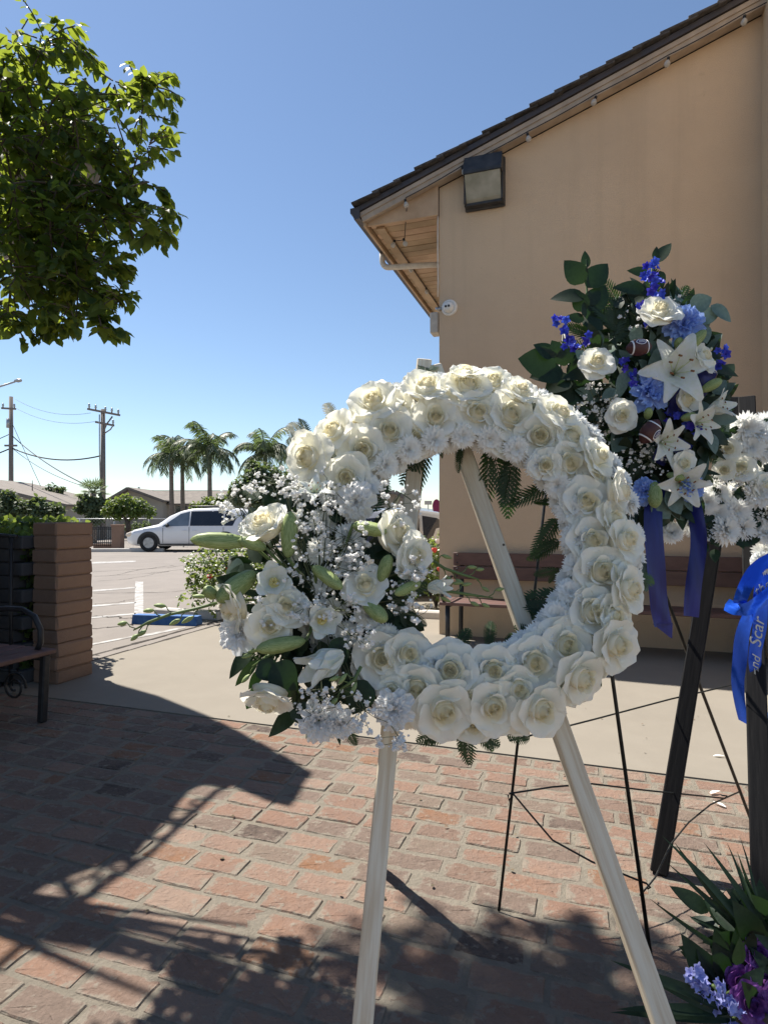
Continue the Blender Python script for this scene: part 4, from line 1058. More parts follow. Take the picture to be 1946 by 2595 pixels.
# ------------------------------------------------------------------ flower meshes (unit size: outer radius about 1, axis +Z)
def petal(mb, az, r0, z0, L, Wd, th0, th1, wrap, ns=6, nw=6, tip=.22, ex=1.3, ruff=0.0, rr=None, lip=0.0, mi=0, base=.35):
    N = 24; cl = [(r0, z0, rad(th0))]; r, z = r0, z0
    for i in range(N):
        s = (i + .5) / N
        th = rad(th0 + (th1 - th0) * s ** ex - (lip * max(0, s - .8) / .2))
        r += math.cos(th) * L / N; z += math.sin(th) * L / N
        cl.append((r, z, th))
    ph = rr.uniform(0, 6.28) if rr else 0
    rows = []; ca, sa = math.cos(az), math.sin(az)
    for i in range(ns + 1):
        s = i / ns; row = []
        w = Wd * (base + (1 - base) * min(1, s / .55) ** .8) * (1 - .35 * max(0, (s - .6) / .4) ** 2)
        for j in range(nw + 1):
            t = 2 * j / nw - 1
            q = max(0, s * (1 - tip * t * t)) * N; k = min(N - 1, int(q)); f = q - k
            a, b = cl[k], cl[k + 1]
            pr, pz, th = a[0] + (b[0] - a[0]) * f, a[1] + (b[1] - a[1]) * f, a[2] + (b[2] - a[2]) * f
            rho = max(.06, wrap if wrap > 0 else pr)
            ang = max(-2.7, min(2.7, t * w / rho))
            y = rho * math.sin(ang); inn = rho * (1 - math.cos(ang))
            x = pr - inn * math.sin(th); zz = pz + inn * math.cos(th)
            if ruff:
                d = ruff * s * s * math.sin(t * 5.5 + ph) ; x += d * math.sin(th); zz -= d * math.cos(th)
            row.append((x * ca - y * sa, x * sa + y * ca, zz))
        rows.append(row)
    mb.grid(rows, mi)
def rose_mesh(seed, openness=1.0, outer=8, mats=None, deep=True):
    r = random.Random(seed); mb = MB(); g = 2.399
    az = r.uniform(0, 6)
    for i in range(13):                                 # tight spiral heart
        f = i / 12; az += g + r.uniform(-.15, .15)
        petal(mb, az, .03 + .17 * f, .30, .42 - .05 * f + r.uniform(-.02, .02), .11 + .22 * f, 84, 98 - 12 * f, .05 + .16 * f, 5, 6, .12, 1.0, 0, r, 25 * f, 1)
    for i in range(5):                                  # cup
        f = i / 4; az += g + r.uniform(-.2, .2)
        petal(mb, az, .23 + .05 * f, .06, .62 - .06 * f, .34 + .08 * f, 78 - 4 * f, 84 - 24 * f * openness, .29 + .10 * f, 7, 6, .2, 1.6, .012, r, 45 + 40 * f, 1 if f < .3 else 0)
    for i in range(outer):                              # broad open outer petals
        f = i / max(1, outer - 1); az += g + r.uniform(-.25, .25)
        petal(mb, az, .26 + .04 * f, .18 - .10 * f, .66 + .12 * f + r.uniform(-.05, .06), .56 + .10 * f, 44 - 26 * f * openness + r.uniform(-6, 6), 14 - 20 * f * openness + r.uniform(-12, 8), 1.1 + 1.2 * f, 7, 8, .26, 1.3, .05, r, 18, 0)
    mb.lathe([(.60, .02), (.46, .14), (.30, .34), (.22, .48), (.12, .53), (0, .53)], 14, None, 1)
    return mb.mesh('rose', mats or [M_['petal'], M_['petal_in']], True)
ROSES = [rose_mesh(100 + s, [1, .85, 1.1, .7, 1.0, .9][s], [8, 7, 9, 7, 8, 9][s]) for s in range(6)]
BUDROSE = [rose_mesh(140 + s, .12, 6) for s in range(2)]
PURPLE = rose_mesh(150, .8, 8, [M_['purple'], M_['purple']])
def mum_mesh(seed, mats, layers=((34, .92, 8, .0), (32, .84, 26, .05), (28, .70, 44, .09), (22, .52, 60, .12), (14, .34, 74, .14)), w=.115):
    r = random.Random(seed); mb = MB()
    for n, L, el, z0 in layers:
        for k in range(n):
            az = 2 * math.pi * (k + r.random() * .6) / n
            e = el + r.uniform(-9, 9); l = L * r.uniform(.92, 1.04)
            petal(mb, az, .05, z0, l, w, e + 14, e - 14, .14, 4, 2, .2, 1, 0, None, 0, 0, .45)
    mb.lathe([(.14, .16), (.10, .26), (0, .3)], 8, None, 1)
    mb.lathe([(.74, -.06), (.62, .10), (.36, .24), (.15, .30), (0, .32)], 12)
    return mb.mesh('chrysanthemum', mats, True)
MUMS = [mum_mesh(s, [M_['mum'], M_['mum_eye']]) for s in range(3)]
def carn_mesh(seed, mat):
    r = random.Random(seed); mb = MB()
    for i in range(30):
        f = i / 29; az = i * 2.399; el = 88 - 85 * f + r.uniform(-12, 12)
        petal(mb, az, .04 + .08 * f, .05, .62 + .34 * f, .24 + .10 * f, el, el - 25, .5, 5, 8, .02, 1, .10, r, 0, 0, .25)
    return mb.mesh('carnation', mat, True)
CARN = [carn_mesh(3, M_['carn']), carn_mesh(4, M_['carn'])]
CARNB = [carn_mesh(5, M_['carn_blue']), carn_mesh(6, M_['carn_blue'])]
def lily_mesh(open_=1.0, seed=1):
    r = random.Random(seed); mb = MB()
    for i in range(6):
        az = i * math.pi / 3 + r.uniform(-.08, .08)
        petal(mb, az, .05, 0, 1.12 if i % 2 else 1.05, .34 if i % 2 else .26, 78 - 20 * open_, 62 - 85 * open_ + r.uniform(-8, 8), .55, 8, 6, .45, 1.3, .03, r, 0, 0, .3)
    for i in range(6 if open_ > .1 else 0):
        a = i * math.pi / 3 + .5; d = Vector((math.cos(a) * .28, math.sin(a) * .28, .62))
        mb.tube([(0, 0, 0), d * .6, d], .012, 5, 1); mb.tube([d - Vector((.03, .03, 0)), d + Vector((.03, .03, .02))], .026, 5, 2)
    mb.tube([(0, 0, 0), (0, 0, .72)], .016, 5, 1)
    return mb.mesh('lily', [M_['lily'], M_['bud_tip'], M_['stamen']], True)
LILY = [lily_mesh(1.0, 1), lily_mesh(.8, 2), lily_mesh(.35, 3), lily_mesh(.02, 4)]
def tulip_mesh(seed):
    r = random.Random(seed); mb = MB()
    for i in range(6):
        az = i * math.pi / 3 + r.uniform(-.1, .1)
        petal(mb, az, .10, 0, .95, .50, 55, 30 + 30 * (i % 2), .62, 7, 7, .3, 1.2, .03, r, 0, 0, .4)
    mb.lathe([(0, .02), (.26, .05), (.34, .16), (.30, .18), (.1, .10), (0, .10)], 16, None, 1)
    for i in range(6):
        a = i * 1.047; mb.tube([(0, 0, .05), (.12 * math.cos(a), .12 * math.sin(a), .38)], .04, 6, 1)
    return mb.mesh('cup_flower', [M_['lily'], M_['tulip_eye']], True)
TULIP = [tulip_mesh(1), tulip_mesh(2)]
BUD = MB().lathe([(.02, 0), (.11, .03), (.20, .12), (.26, .3), (.285, .5), (.27, .7), (.20, .87), (.10, .96), (.0, 1.0)], 18, None, 0, lambda a, z: 1 - .22 * abs(math.cos(1.5 * a)) ** 9 + .03 * math.cos(3 * a) + .02 * math.cos(9 * a)).mesh('lily_bud', M_['bud'], True)
SBUD = MB().lathe([(.02, 0), (.12, .1), (.22, .35), (.2, .65), (.1, .9), (0, 1)], 10, None, 0, lambda a, z: 1 + .06 * math.cos(3 * a)).mesh('orchid_bud', M_['bud'], True)
def gyp_mesh(seed):
    r = random.Random(seed); mb = MB()
    for i in range(16):
        d = rv(r); d = Vector((d.x, d.y, d.z * .9)); s = d.cross(rv(r)).normalized(); n = d.cross(s)
        c = d * .45; w = .42
        mb.add([c * .3, c + s * w + d * .25, c + d * .62 + n * .15, c - s * w + d * .25], [(0, 1, 2, 3)])
    mb.lathe([(0, -.55), (.42, -.4), (.6, 0), (.42, .4), (0, .55)], 8)
    return mb.mesh('gypsophila_bloom', M_['gyp'], False)
GYP = [gyp_mesh(s) for s in range(4)]
def floret_mesh(mat, seed=1):
    r = random.Random(seed); mb = MB()
    for i in range(5):
        petal(mb, i * 1.2566, .04, 0, .95, .42, 50, 0, .6, 4, 4, .3, 1, .05, r, 0, 0, .4)
    mb.lathe([(.1, .02), (.06, .14), (0, .16)], 6)
    return mb.mesh('floret', mat, True)
DEL = floret_mesh(M_['delph']); STK = floret_mesh(M_['stock'], 2)
def leaf_mesh(w, mat, name='leaf', cup=.12, bend=.25, tipx=1.0):
    mb = MB(); rows = []
    for i in range(8):
        s = i / 7; hw = w * (math.sin(math.pi * min(1, s ** .8 * .98 + .02)) ** .8) * (1 - .25 * s * tipx)
        rows.append([(hw * t, s, cup * abs(t) * hw - bend * s * s) for t in (-1, -.5, 0, .5, 1)])
    return mb.grid(rows).mesh(name, mat, True)
LEAF_D = leaf_mesh(.26, M_['dark_leaf']); LEAF_E = leaf_mesh(.30, M_['euca'], 'leaf', .2, .15, .1); LEAF_O = leaf_mesh(.40, M_['euca'], 'leaf', .15, .1, 0); LEAF_L = leaf_mesh(.15, M_['dark_leaf'])
BLADE = leaf_mesh(.035, M_['dark_leaf'], 'palm_blade', .3, .35)
def fern_mesh(seed):
    r = random.Random(seed); mb = MB(); n = 13
    for i in range(n):
        s = (i + 1) / (n + .5); L = .30 * math.sin(math.pi * (.18 + .80 * s)) ** .8; z = -.22 * s * s
        for sd in (-1, 1):
            a = rad(58 - 22 * s); d = Vector((sd * math.sin(a), math.cos(a), -.10 + r.uniform(-.06, .06))); p = Vector((0, s * .97, z)); q = Vector((-d.y, d.x, 0)) * sd
            w = .026 + .012 * (1 - s)
            vs = [p, p + d * L * .25 + q * w, p + d * L * .32 + q * w * .6, p + d * L * .55 + q * w * .85, p + d * L * .62 + q * w * .45, p + d * L * .8 + q * w * .5, p + d * L, p + d * L * .75 - q * w * .5, p + d * L * .6 - q * w * .45, p + d * L * .5 - q * w * .9, p + d * L * .3 - q * w * .6, p + d * L * .2 - q * w]
            mb.add(vs, [tuple(range(12)) if sd < 0 else tuple(range(11, -1, -1))])
    mb.tube([(0, 0, 0), (0, .5, -.055), (0, 1, -.22)], [.010, .008, .003], 4)
    return mb.mesh('fern', M_['fern'], False)
FERN = [fern_mesh(s) for s in range(3)]

KD = 1946 / 1659.0                                      # the pixel lists below were read off a 1659-wide view
TL = .327
N0 = Vector((0, -1, TL)).normalized()
def WP(x, y, off):
    """point at a display pixel lying 'off' metres in front of the leaning easel's plane"""
    x *= KD; y *= KD
    D = (1.05 - off + TL * CH) / (1 + TL * (y - HY) / F)
    return P(x, y, D)
def dP(x, y, D): return P(x * KD, y * KD, D)
def aim(tx, ty, n=N0, k=1.0):
    return (n + Vector((tx, 0, -ty)) * k).normalized()
def leafy(mesh, p0, p1, parent, name='leaf', n=None, roll=0.0, wide=1.0):
    p0, p1 = Vector(p0), Vector(p1); d = p1 - p0; L = d.length; y = d.normalized()
    z = Vector(n) if n is not None else Vector((0, -1, .3)); x = y.cross(z).normalized(); z = x.cross(y)
    m = Matrix((x, y, z)).transposed() @ Matrix.Rotation(roll, 3, 'Y')
    return put(name, mesh, parent, TRS(p0, m, (L * wide, L, L)))
def bloom(name, mesh, p, d, s, parent, roll=None, rr=R, lift=.35, **kw):
    d = Vector(d).normalized()
    return put(name, mesh, parent, TRS(Vector(p) - d * s * lift, frame(d, rr.uniform(0, 6.28) if roll is None else roll), s), **kw)

# ------------------------------------------------------------------ pale wooden easel
ez = thing('wooden_easel', Vector((.28, 1.3, 0)), 'pale pine easel holding up the white rose wreath', 'easel')
top = P(1085, 932, 1.60)
def easel_leg(px, py, D): return P(px, py, D)
fl_ = Vector(((868 - CX) * 1.05 / F, 1.05, 0)); fr_ = Vector(((1872 - CX) * 1.05 / F, 1.05, 0))
tl_ = P(1072, 945, 1.60); tr_ = P(1104, 945, 1.60)
beam('leg', fl_, tl_ + (tl_ - fl_) * .02, .040, .034, M_['pine'], ez, (0, -1, .3), .003)
beam('leg', fr_, tr_ + (tr_ - fr_) * .01, .040, .034, M_['pine'], ez, (0, -1, .3), .003)
bf = G(958, 2200)
beam('leg', bf, top + Vector((0, .045, -.03)), .036, .030, M_['pine'], ez, (1, 0, 0), .003)
ca, cb = fl_.lerp(tl_, .545), fr_.lerp(tr_, .545)
beam('crossbar', ca + Vector((-.03, -.03, 0)), cb + Vector((.03, -.03, 0)), .036, .02, M_['pine'], ez, (0, -1, .3), .002)
MB().lathe([(.003, 0), (.003, .001), (0, .0015)], 8, TRS(P(1272, 1380, 1.425) + Vector((0, -.018, 0)), frame((0, -1, .3)))).build('knot', M_['bark'], ez)

# ------------------------------------------------------------------ the white wreath
wr_ = thing('rose_wreath', WP(1000, 1190, .05), 'large round wreath of white roses and chrysanthemums on the pale easel', 'wreath')
CXD, CYD = 1000, 1190
def ringp(a, r, off): return WP(CXD + r * math.cos(a), CYD + r * math.sin(a), off)
rg = [ringp(k * math.pi / 24, 300, .045) for k in range(49)]
MB().tube(rg, .068, 10, 0, False).build('foam_ring', M_['foam'], wr_, True)
q = random.Random(31)
def mum(x, y, off, s, tx, ty):
    bloom('chrysanthemum', MUMS[q.randrange(3)], WP(x, y, off), aim(tx, ty), s, wr_, None, q, .2)
for k in range(26):
    a = k * 2 * math.pi / 26 + q.uniform(-.06, .06)
    if 2.0 < a < 4.0 and not 3.75 < a: continue
    mum(CXD + 240 * math.cos(a), CYD + 240 * math.sin(a), .09 + q.uniform(-.01, .02), q.uniform(.036, .044), -.9 * math.cos(a) + q.uniform(-.2, .2), -.9 * math.sin(a) + q.uniform(-.2, .2))
for k in range(26):
    a = k * 2 * math.pi / 26 + .12
    mum(CXD + 248 * math.cos(a), CYD + 248 * math.sin(a), .138, q.uniform(.036, .042), -.45 * math.cos(a) + q.uniform(-.2, .2), -.45 * math.sin(a) + q.uniform(-.2, .2))
for k in range(44):
    a = k * 2 * math.pi / 44 + q.uniform(-.05, .05)
    mum(CXD + 372 * math.cos(a), CYD + 372 * math.sin(a), .075 + q.uniform(-.01, .02), q.uniform(.040, .047), .9 * math.cos(a), .9 * math.sin(a))
for k in range(30):
    a = k * 2 * math.pi / 30
    mum(CXD + 308 * math.cos(a), CYD + 308 * math.sin(a), .115, .042, q.uniform(-.3, .3), q.uniform(-.3, .3))
# roses read off the photograph: x, y, outer radius (display pixels), tilt right, tilt down, kind
RL = [(805, 862, 74, -.25, -.25, 0), (842, 928, 84, .05, .1, 1), (783, 972, 78, -.05, .2, 2), (718, 925, 70, -.5, -.2, 3), (660, 985, 80, -.6, .25, 4), (748, 1030, 64, -.1, .5, 5),
      (922, 828, 76, .1, -.55, 3), (942, 898, 86, -.05, .15, 1), (1012, 828, 74, .2, -.35, 5), (1036, 888, 76, .1, .15, 3), (1128, 838, 62, .35, -.5, 1), (1106, 892, 76, .25, .05, 4),
      (1168, 940, 74, -.15, .25, 0), (1212, 890, 80, .5, -.35, 2), (1232, 1000, 72, .1, .2, 3), (1296, 985, 66, .8, -.15, 5), (1268, 1082, 82, -.05, .05, 0), (1345, 1062, 70, 1.5, .1, 6),
      (1284, 1168, 76, .1, .05, 3), (1358, 1166, 74, .6, .05, 1), (1303, 1234, 78, .1, .1, 5), (1366, 1272, 70, .75, .1, 2), (1284, 1322, 76, .15, .05, 1), (1228, 1396, 80, .1, .2, 4),
      (1338, 1396, 72, .5, .35, 0), (1158, 1434, 76, .1, .1, 3), (1262, 1470, 74, .55, .6, 5), (1068, 1452, 70, .05, .1, 0), (972, 1450, 78, -.05, -.05, 2), (884, 1414, 66, .3, 0, 4),
      (826, 1425, 72, .0, .1, 0), (962, 1540, 84, .2, .45, 3), (1068, 1532, 80, .0, .35, 4), (1174, 1538, 80, .3, .45, 1), (846, 1492, 42, -.2, .2, 5), (1008, 800, 60, .1, -1.2, 6),
      (1180, 1005, 56, -.2, .2, 1), (1240, 940, 60, .3, -.1, 2), (900, 1490, 64, -.1, .4, 5), (1120, 1490, 60, .1, .3, 2), (1330, 1120, 56, .6, .0, 4), (1330, 1330, 60, .5, .1, 2)]
for x, y, s, tx, ty, k in RL:
    sz = min(s, 76) * KD / 1150 * q.uniform(.78, .92)
    bloom('rose', BUDROSE[0] if k == 6 else ROSES[k], WP(x, y, .155), aim(tx, ty), sz, wr_, None, q, .45)
got = [(x, y) for x, y, *_ in RL]
for k in range(900):
    a = q.uniform(0, 6.283); rr_ = q.uniform(262, 385); x, y = CXD + rr_ * math.cos(a), CYD + rr_ * math.sin(a)
    if x < 820 and y > 1020 or min(math.hypot(x - u_, y - v_) for u_, v_ in got) < 50: continue
    got.append((x, y)); e = (rr_ - 300) / 90
    bloom('rose', ROSES[q.randrange(6)] if q.random() < .7 else BUDROSE[q.randrange(2)], WP(x, y, .145 - .03 * abs(e)), aim(.55 * e * math.cos(a) + q.uniform(-.25, .25), .55 * e * math.sin(a) + q.uniform(-.25, .25)), q.uniform(44, 58) * KD / 1150, wr_, None, q, .45)
def fern(x0, y0, x1, y1, off, parent, fold=.0, sc=1.0):
    leafy(FERN[q.randrange(3)], WP(x0, y0, off), WP(x1, y1, off - .03), parent, 'fern', (q.uniform(-.4, .4), -1, .3), q.uniform(-.4, .4), sc)
for a in [(920, 955, 868, 1048), (905, 960, 880, 1020), (945, 965, 962, 990), (1000, 965, 985, 1000), (1050, 955, 1100, 1000), (1060, 960, 1095, 1075), (1110, 985, 1085, 1095), (1190, 1050, 1095, 1085), (1200, 1090, 1150, 1075), (1205, 1120, 1150, 1200),
          (1210, 1170, 1140, 1215), (1205, 1230, 1150, 1245), (1215, 1285, 1108, 1298), (1220, 1320, 1110, 1330), (1215, 1345, 1125, 1285), (1170, 1385, 1105, 1352), (975, 1410, 1022, 1352), (1050, 1400, 1065, 1365), (1095, 1400, 1112, 1362), (820, 1060, 800, 1035),
          (985, 1570, 912, 1612), (1000, 1560, 1018, 1664), (1010, 1570, 1092, 1612), (1260, 1450, 1312, 1478), (1250, 1470, 1272, 1512), (655, 960, 624, 898), (640, 960, 640, 925), (720, 905, 702, 858), (930, 800, 945, 783), (1180, 1545, 1205, 1582), (1095, 1575, 1140, 1580), (1360, 1250, 1405, 1275)]:
    fern(*a, .045, wr_, 0, q.uniform(.9, 1.15))
    fern(a[0] + q.uniform(-12, 12), a[1] + q.uniform(-12, 12), a[2] + q.uniform(-32, 32), a[3] + q.uniform(-32, 32), .03, wr_, 0, q.uniform(.8, 1.1))

# ------------------------------------------------------------------ the lily and baby's-breath spray pinned to the wreath
sp = thing('lily_spray', WP(680, 1290, .1), 'cluster of lilies, buds and tiny white blooms on the left of the wreath', 'flower spray')
MB().lathe([(0, -.5), (.6, -.45), (1, 0), (.6, .45), (0, .5)], 14, TRS(WP(690, 1300, .06), frame(N0), (.12, .15, .06))).build('foam_block', M_['foam'], sp, True)
for k in range(190):                                    # dark foliage behind the blooms
    a = q.uniform(0, 6.28); rr_ = math.sqrt(q.random())
    x, y = 690 + 175 * rr_ * math.cos(a), 1310 + 235 * rr_ * math.sin(a)
    e = q.uniform(45, 85); b = a + q.uniform(-.8, .8)
    leafy(LEAF_D if k % 3 else LEAF_L, WP(x, y, .10 + q.uniform(-.03, .04)), WP(x + e * math.cos(b), y + e * math.sin(b), .09 + q.uniform(-.03, .05)), sp, 'leaf', (q.uniform(-.6, .6), -1, q.uniform(-.1, .7)))
for a in [(640, 1390, 495, 1424), (620, 1430, 578, 1512), (620, 1415, 600, 1470), (800, 1110, 838, 1030), (780, 1105, 815, 1030), (840, 1300, 935, 1262), (860, 1270, 920, 1225), (700, 1440, 690, 1530), (745, 1560, 770, 1620), (560, 1080, 520, 1040),
          (660, 1250, 600, 1210), (880, 1330, 930, 1350), (850, 1360, 900, 1310), (640, 1480, 640, 1560), (700, 1480, 655, 1550), (540, 1320, 500, 1360), (760, 1440, 740, 1530), (600, 1180, 560, 1220), (740, 1290, 700, 1350), (830, 1200, 900, 1180)]:
    fern(*a, .13, sp, 0, 1.0)
for x0, y0, x1, y1 in [(715, 1385, 755, 1420), (560, 1430, 600, 1470), (640, 1520, 668, 1570), (745, 1400, 700, 1440), (790, 1470, 760, 1545), (590, 1435, 640, 1490)]:
    leafy(LEAF_D, WP(x0, y0, .17), WP(x1, y1, .17), sp, 'leaf', (0, -1, .4), 0, 1.9)
for x0, y0, x1, y1, w in [(540, 1172, 410, 1166, 48), (575, 1185, 515, 1166, 36), (622, 1205, 628, 1104, 46), (676, 1224, 740, 1272, 38), (822, 1258, 842, 1198, 38), (762, 1134, 836, 1150, 40), (552, 1236, 468, 1300, 58), (660, 1384, 552, 1404, 42), (786, 1302, 836, 1342, 42), (908, 1258, 852, 1284, 32), (470, 1290, 440, 1270, 34)]:
    a, b = WP(x0, y0, .19), WP(x1, y1, .215); L = (b - a).length
    put('lily_bud', BUD, sp, TRS(a, frame(b - a, q.uniform(0, 6)), (w * KD * 1.0 / F / .57, w * KD * 1.0 / F / .57, L)))
    c = WP((x0 + 690) / 2, (y0 + 1300) / 2, .12); MB().tube([a, a.lerp(c, .5) - N0 * .02, c], .0035, 6).build('stem', M_['stem'], sp, True)
for x, y, s, tx, ty, k in [(566, 1126, 64, -.5, -.75, 6), (790, 1262, 54, -.1, -.35, 3), (583, 1352, 56, .1, .2, 1), (492, 1312, 60, -1.25, .7, 6), (576, 1520, 62, -.2, 1.5, 6), (862, 1150, 66, 1.0, -.1, 6), (620, 1310, 52, .3, -.2, 5), (900, 1200, 52, .8, .3, 5)]:
    bloom('rose', BUDROSE[q.randrange(2)] if k == 6 else ROSES[k], WP(x, y, .20), aim(tx, ty), s * KD / 1200, sp, None, q, .45)
for x, y, s, tx, ty in [(592, 1258, 54, .1, .0), (696, 1340, 50, .3, .25)]:
    bloom('cup_flower', TULIP[q.randrange(2)], WP(x, y, .20), aim(tx, ty), s * KD / 1200, sp, None, q, .2)
bloom('lily', LILY[3], WP(740, 1412, .19), aim(-1.5, .9), .092, sp, None, q, 0)
bloom('lily', LILY[3], WP(925, 1270, .17), aim(1.4, .1), .05, sp, None, q, 0)
bloom('lily', LILY[1], WP(680, 1070, .17), aim(.1, -.6), .045, sp, None, q, 0)
for x, y, s in [(515, 1366, 46), (690, 1560, 44), (850, 1534, 44), (770, 1084, 46), (735, 1565, 34)]:
    bloom('carnation', CARN[q.randrange(2)], WP(x, y, .17), aim(q.uniform(-.3, .3), q.uniform(-.1, .5)), s * KD / 1200, sp, None, q, .3)
gst = MB()
def gyp_cloud(parent, gst, pt, x, y, rx, ry, n, off, root, s0=.0072, dark=False):
    rt = pt(*root)
    mids = [pt(x + q.uniform(-.4, .4) * rx, y + q.uniform(-.4, .4) * ry, off - .03) for _ in range(max(1, n // 6))]
    for m in mids: gst.tube([rt, rt.lerp(m, .6) + Vector((q.uniform(-.01, .01), -.01, q.uniform(-.01, .01))), m], .0011, 4, 0, False)
    for k in range(n):
        a = q.uniform(0, 6.28); u_ = math.sqrt(q.random())
        p = pt(x + rx * u_ * math.cos(a), y + ry * u_ * math.sin(a), off + q.uniform(-.03, .035))
        put('gypsophila_bloom', GYP[q.randrange(4)], parent, TRS(p, frame(rv(q)), s0 * q.uniform(.65, 1.25)))
        for j in range(1 + (k % 2)):
            pq = p + rv(q) * .016; sz_ = s0 * q.uniform(.25, .6); o_ = len(gst.v)
            gst.lathe([(0, -.8), (.7, -.5), (1, 0), (.7, .6), (0, .8)], 5, TRS(pq, None, sz_), 1)
        m = mids[k % len(mids)]; gst.tube([m, m.lerp(p, .5) + Vector((q.uniform(-.006, .006), 0, q.uniform(-.006, .006))), p], .0007, 3, 0, False)
for x, y, rx, ry, n in [(600, 1040, 60, 36, 18), (720, 1060, 50, 45, 10), (740, 1165, 60, 66, 30), (690, 1110, 60, 36, 14), (650, 1065, 50, 30, 10), (860, 1085, 45, 60, 18), (770, 1230, 50, 36, 20), (880, 1235, 40, 36, 18), (655, 1180, 26, 46, 10), (725, 1320, 55, 40, 20), (655, 1310, 38, 36, 18), (570, 1330, 22, 40, 10),
                        (770, 1375, 40, 30, 12), (512, 1090, 40, 60, 24), (870, 1300, 34, 36, 12), (640, 1240, 40, 20, 8), (720, 1500, 70, 40, 14), (790, 1545, 60, 40, 16), (850, 1600, 36, 26, 10), (690, 1540, 50, 40, 10), (905, 1320, 30, 30, 8)]:
    gyp_cloud(sp, gst, WP, x, y, rx, ry, n, .20, (690, 1300, .10))
gst.build('fine_stems', [M_['twig'], M_['gyp']], sp, kind='stuff')
def bud_stem(parent, pts, off, side, sz=.022):
    L = [WP(x, y, off) for x, y in pts]
    MB().tube(L, [.0035] * (len(L) - 1) + [.0015], 6).build('stem', M_['stem'], parent, True)
    for k in range(1, len(L)):
        for j in range(2):
            p = L[k - 1].lerp(L[k], .3 + .5 * j); d = (L[k] - L[k - 1]).normalized(); s = side if (k + j) % 2 else -side
            e = p + (d * .7 + Vector((0, 0, s * .8))).normalized() * .022
            MB().tube([p, p.lerp(e, .5) + d * .004, e], .0012, 5).build('stalk', M_['stem'], parent, True)
            put('orchid_bud', SBUD, parent, TRS(e, frame(d + Vector((0, 0, s * .3))), (sz * .9, sz * .9, sz * (1.25 - .12 * k))))
bud_stem(sp, [(480, 1300), (420, 1316), (365, 1328), (320, 1345), (288, 1362)], .16, 1, .026)
bud_stem(sp, [(925, 1205), (960, 1228), (1000, 1242), (1035, 1252)], .13, 1, .022)
bud_stem(sp, [(925, 1270), (970, 1278), (1010, 1284), (1065, 1292)], .13, -1, .022)
bud_stem(sp, [(610, 1400), (575, 1420), (545, 1440)], .15, -1, .024)
bud_stem(sp, [(780, 1440), (765, 1470), (735, 1490)], .2, -1, .024)

# ------------------------------------------------------------------ wire easel and the blue standing spray
we = thing('wire_easel', Vector((.75, 2.05, 0)), 'thin black wire easel under the blue and white spray', 'easel')
apex = Vector((.62, 2.05, 1.93))
wf = [G(1264, 2309), G(1648, 2420), G(1905, 2085)]
for f in wf:
    MB().tube([f, f.lerp(apex, .5), apex], .0062 if f.x > .5 else .0048, 8).build('leg', M_['wire_black'], we, True)
def wire_run(pts): MB().tube(pts, .003, 6).build('brace', M_['wire_black'], we, True)
l1 = wf[0].lerp(apex, .26); l2 = wf[1].lerp(apex, .14)
wire_run([P(1291, 1878, 1.955), P(1500, 1825, 2.1), P(1700, 1772, 2.25), P(1862, 1735, 2.35)])
wire_run([P(1290, 2012, 1.945), P(1400, 1995, 1.98), P(1500, 1987, 2.03), P(1640, 2004, 2.12), P(1836, 2024, 2.25), P(1842, 2018, 2.25), P(1828, 2016, 2.25)])
wire_run([P(1287, 2015, 1.945), P(1289, 2030, 1.945), P(1300, 2012, 1.945), P(1340, 2060, 1.93), P(1400, 2130, 1.90), P(1500, 2185, 1.86), P(1638, 2240, 1.80), P(1648, 2250, 1.80), P(1640, 2254, 1.80)])
wire_run([P(1622, 2270, 1.80), P(1660, 2225, 1.86), P(1700, 2140, 1.98), P(1745, 2085, 2.08), P(1800, 2040, 2.2), P(1872, 2008, 2.35)])
bs = thing('blue_spray', Vector((.9, 2.0, .9)), 'tall funeral spray of white lilies, blue carnations and eucalyptus right of the wreath', 'flower spray')
DB = 1.98
def BP(x, y, off=0.0): return dP(x, y, DB - off)
MB().lathe([(0, -.5), (.6, -.45), (1, 0), (.6, .45), (0, .5)], 14, TRS(BP(1400, 880, -.03), frame((0, -1, .1)), (.13, .27, .1))).build('foam_block', M_['foam'], bs, True)
FN = Vector((0, -1, .15)).normalized()
back_leaves = MB()
for k in range(420):
    a = q.uniform(0, 6.28); rr_ = math.sqrt(q.random())
    x, y = 1405 + 145 * rr_ * math.cos(a), 875 + 235 * rr_ * math.sin(a)
    e = q.uniform(35, 75); b = a + q.uniform(-.9, .9)
    o_ = leafy((LEAF_D, LEAF_L, LEAF_D, LEAF_D, LEAF_E)[k % 5], BP(x, y, q.uniform(-.02, .07)), BP(x + e * math.cos(b), y + e * math.sin(b), q.uniform(-.02, .09)), bs, 'leaf', (q.uniform(-.6, .6), -1, q.uniform(-.2, .7)))
    if k >= 200:
        back_leaves.add([v.co for v in o_.data.vertices], [tuple(p.vertices) for p in o_.data.polygons], 1 if k % 5 == 4 else 0, o_.matrix_basis); W.pop(o_); bpy.data.objects.remove(o_)
back_leaves.build('leaves_behind', [M_['dark_leaf'], M_['euca']], bs, True, kind='stuff')
for k in range(34):
    a = q.uniform(0, 6.28); x, y = 1390 + 110 * math.cos(a), 850 + 200 * math.sin(a)
    leafy(FERN[k % 3], BP(x, y, .03), BP(x + 85 * math.cos(a), y + 85 * math.sin(a), .04), bs, 'fern', (q.uniform(-.4, .4), -1, .2))
for k in range(16):
    leafy(FERN[k % 3], BP(1335 + q.uniform(-30, 40), 700 + q.uniform(-10, 50), .05), BP(1335 + q.uniform(-70, 70), 645 + q.uniform(-15, 40), .06), bs, 'fern', (q.uniform(-.4, .4), -1, .2))
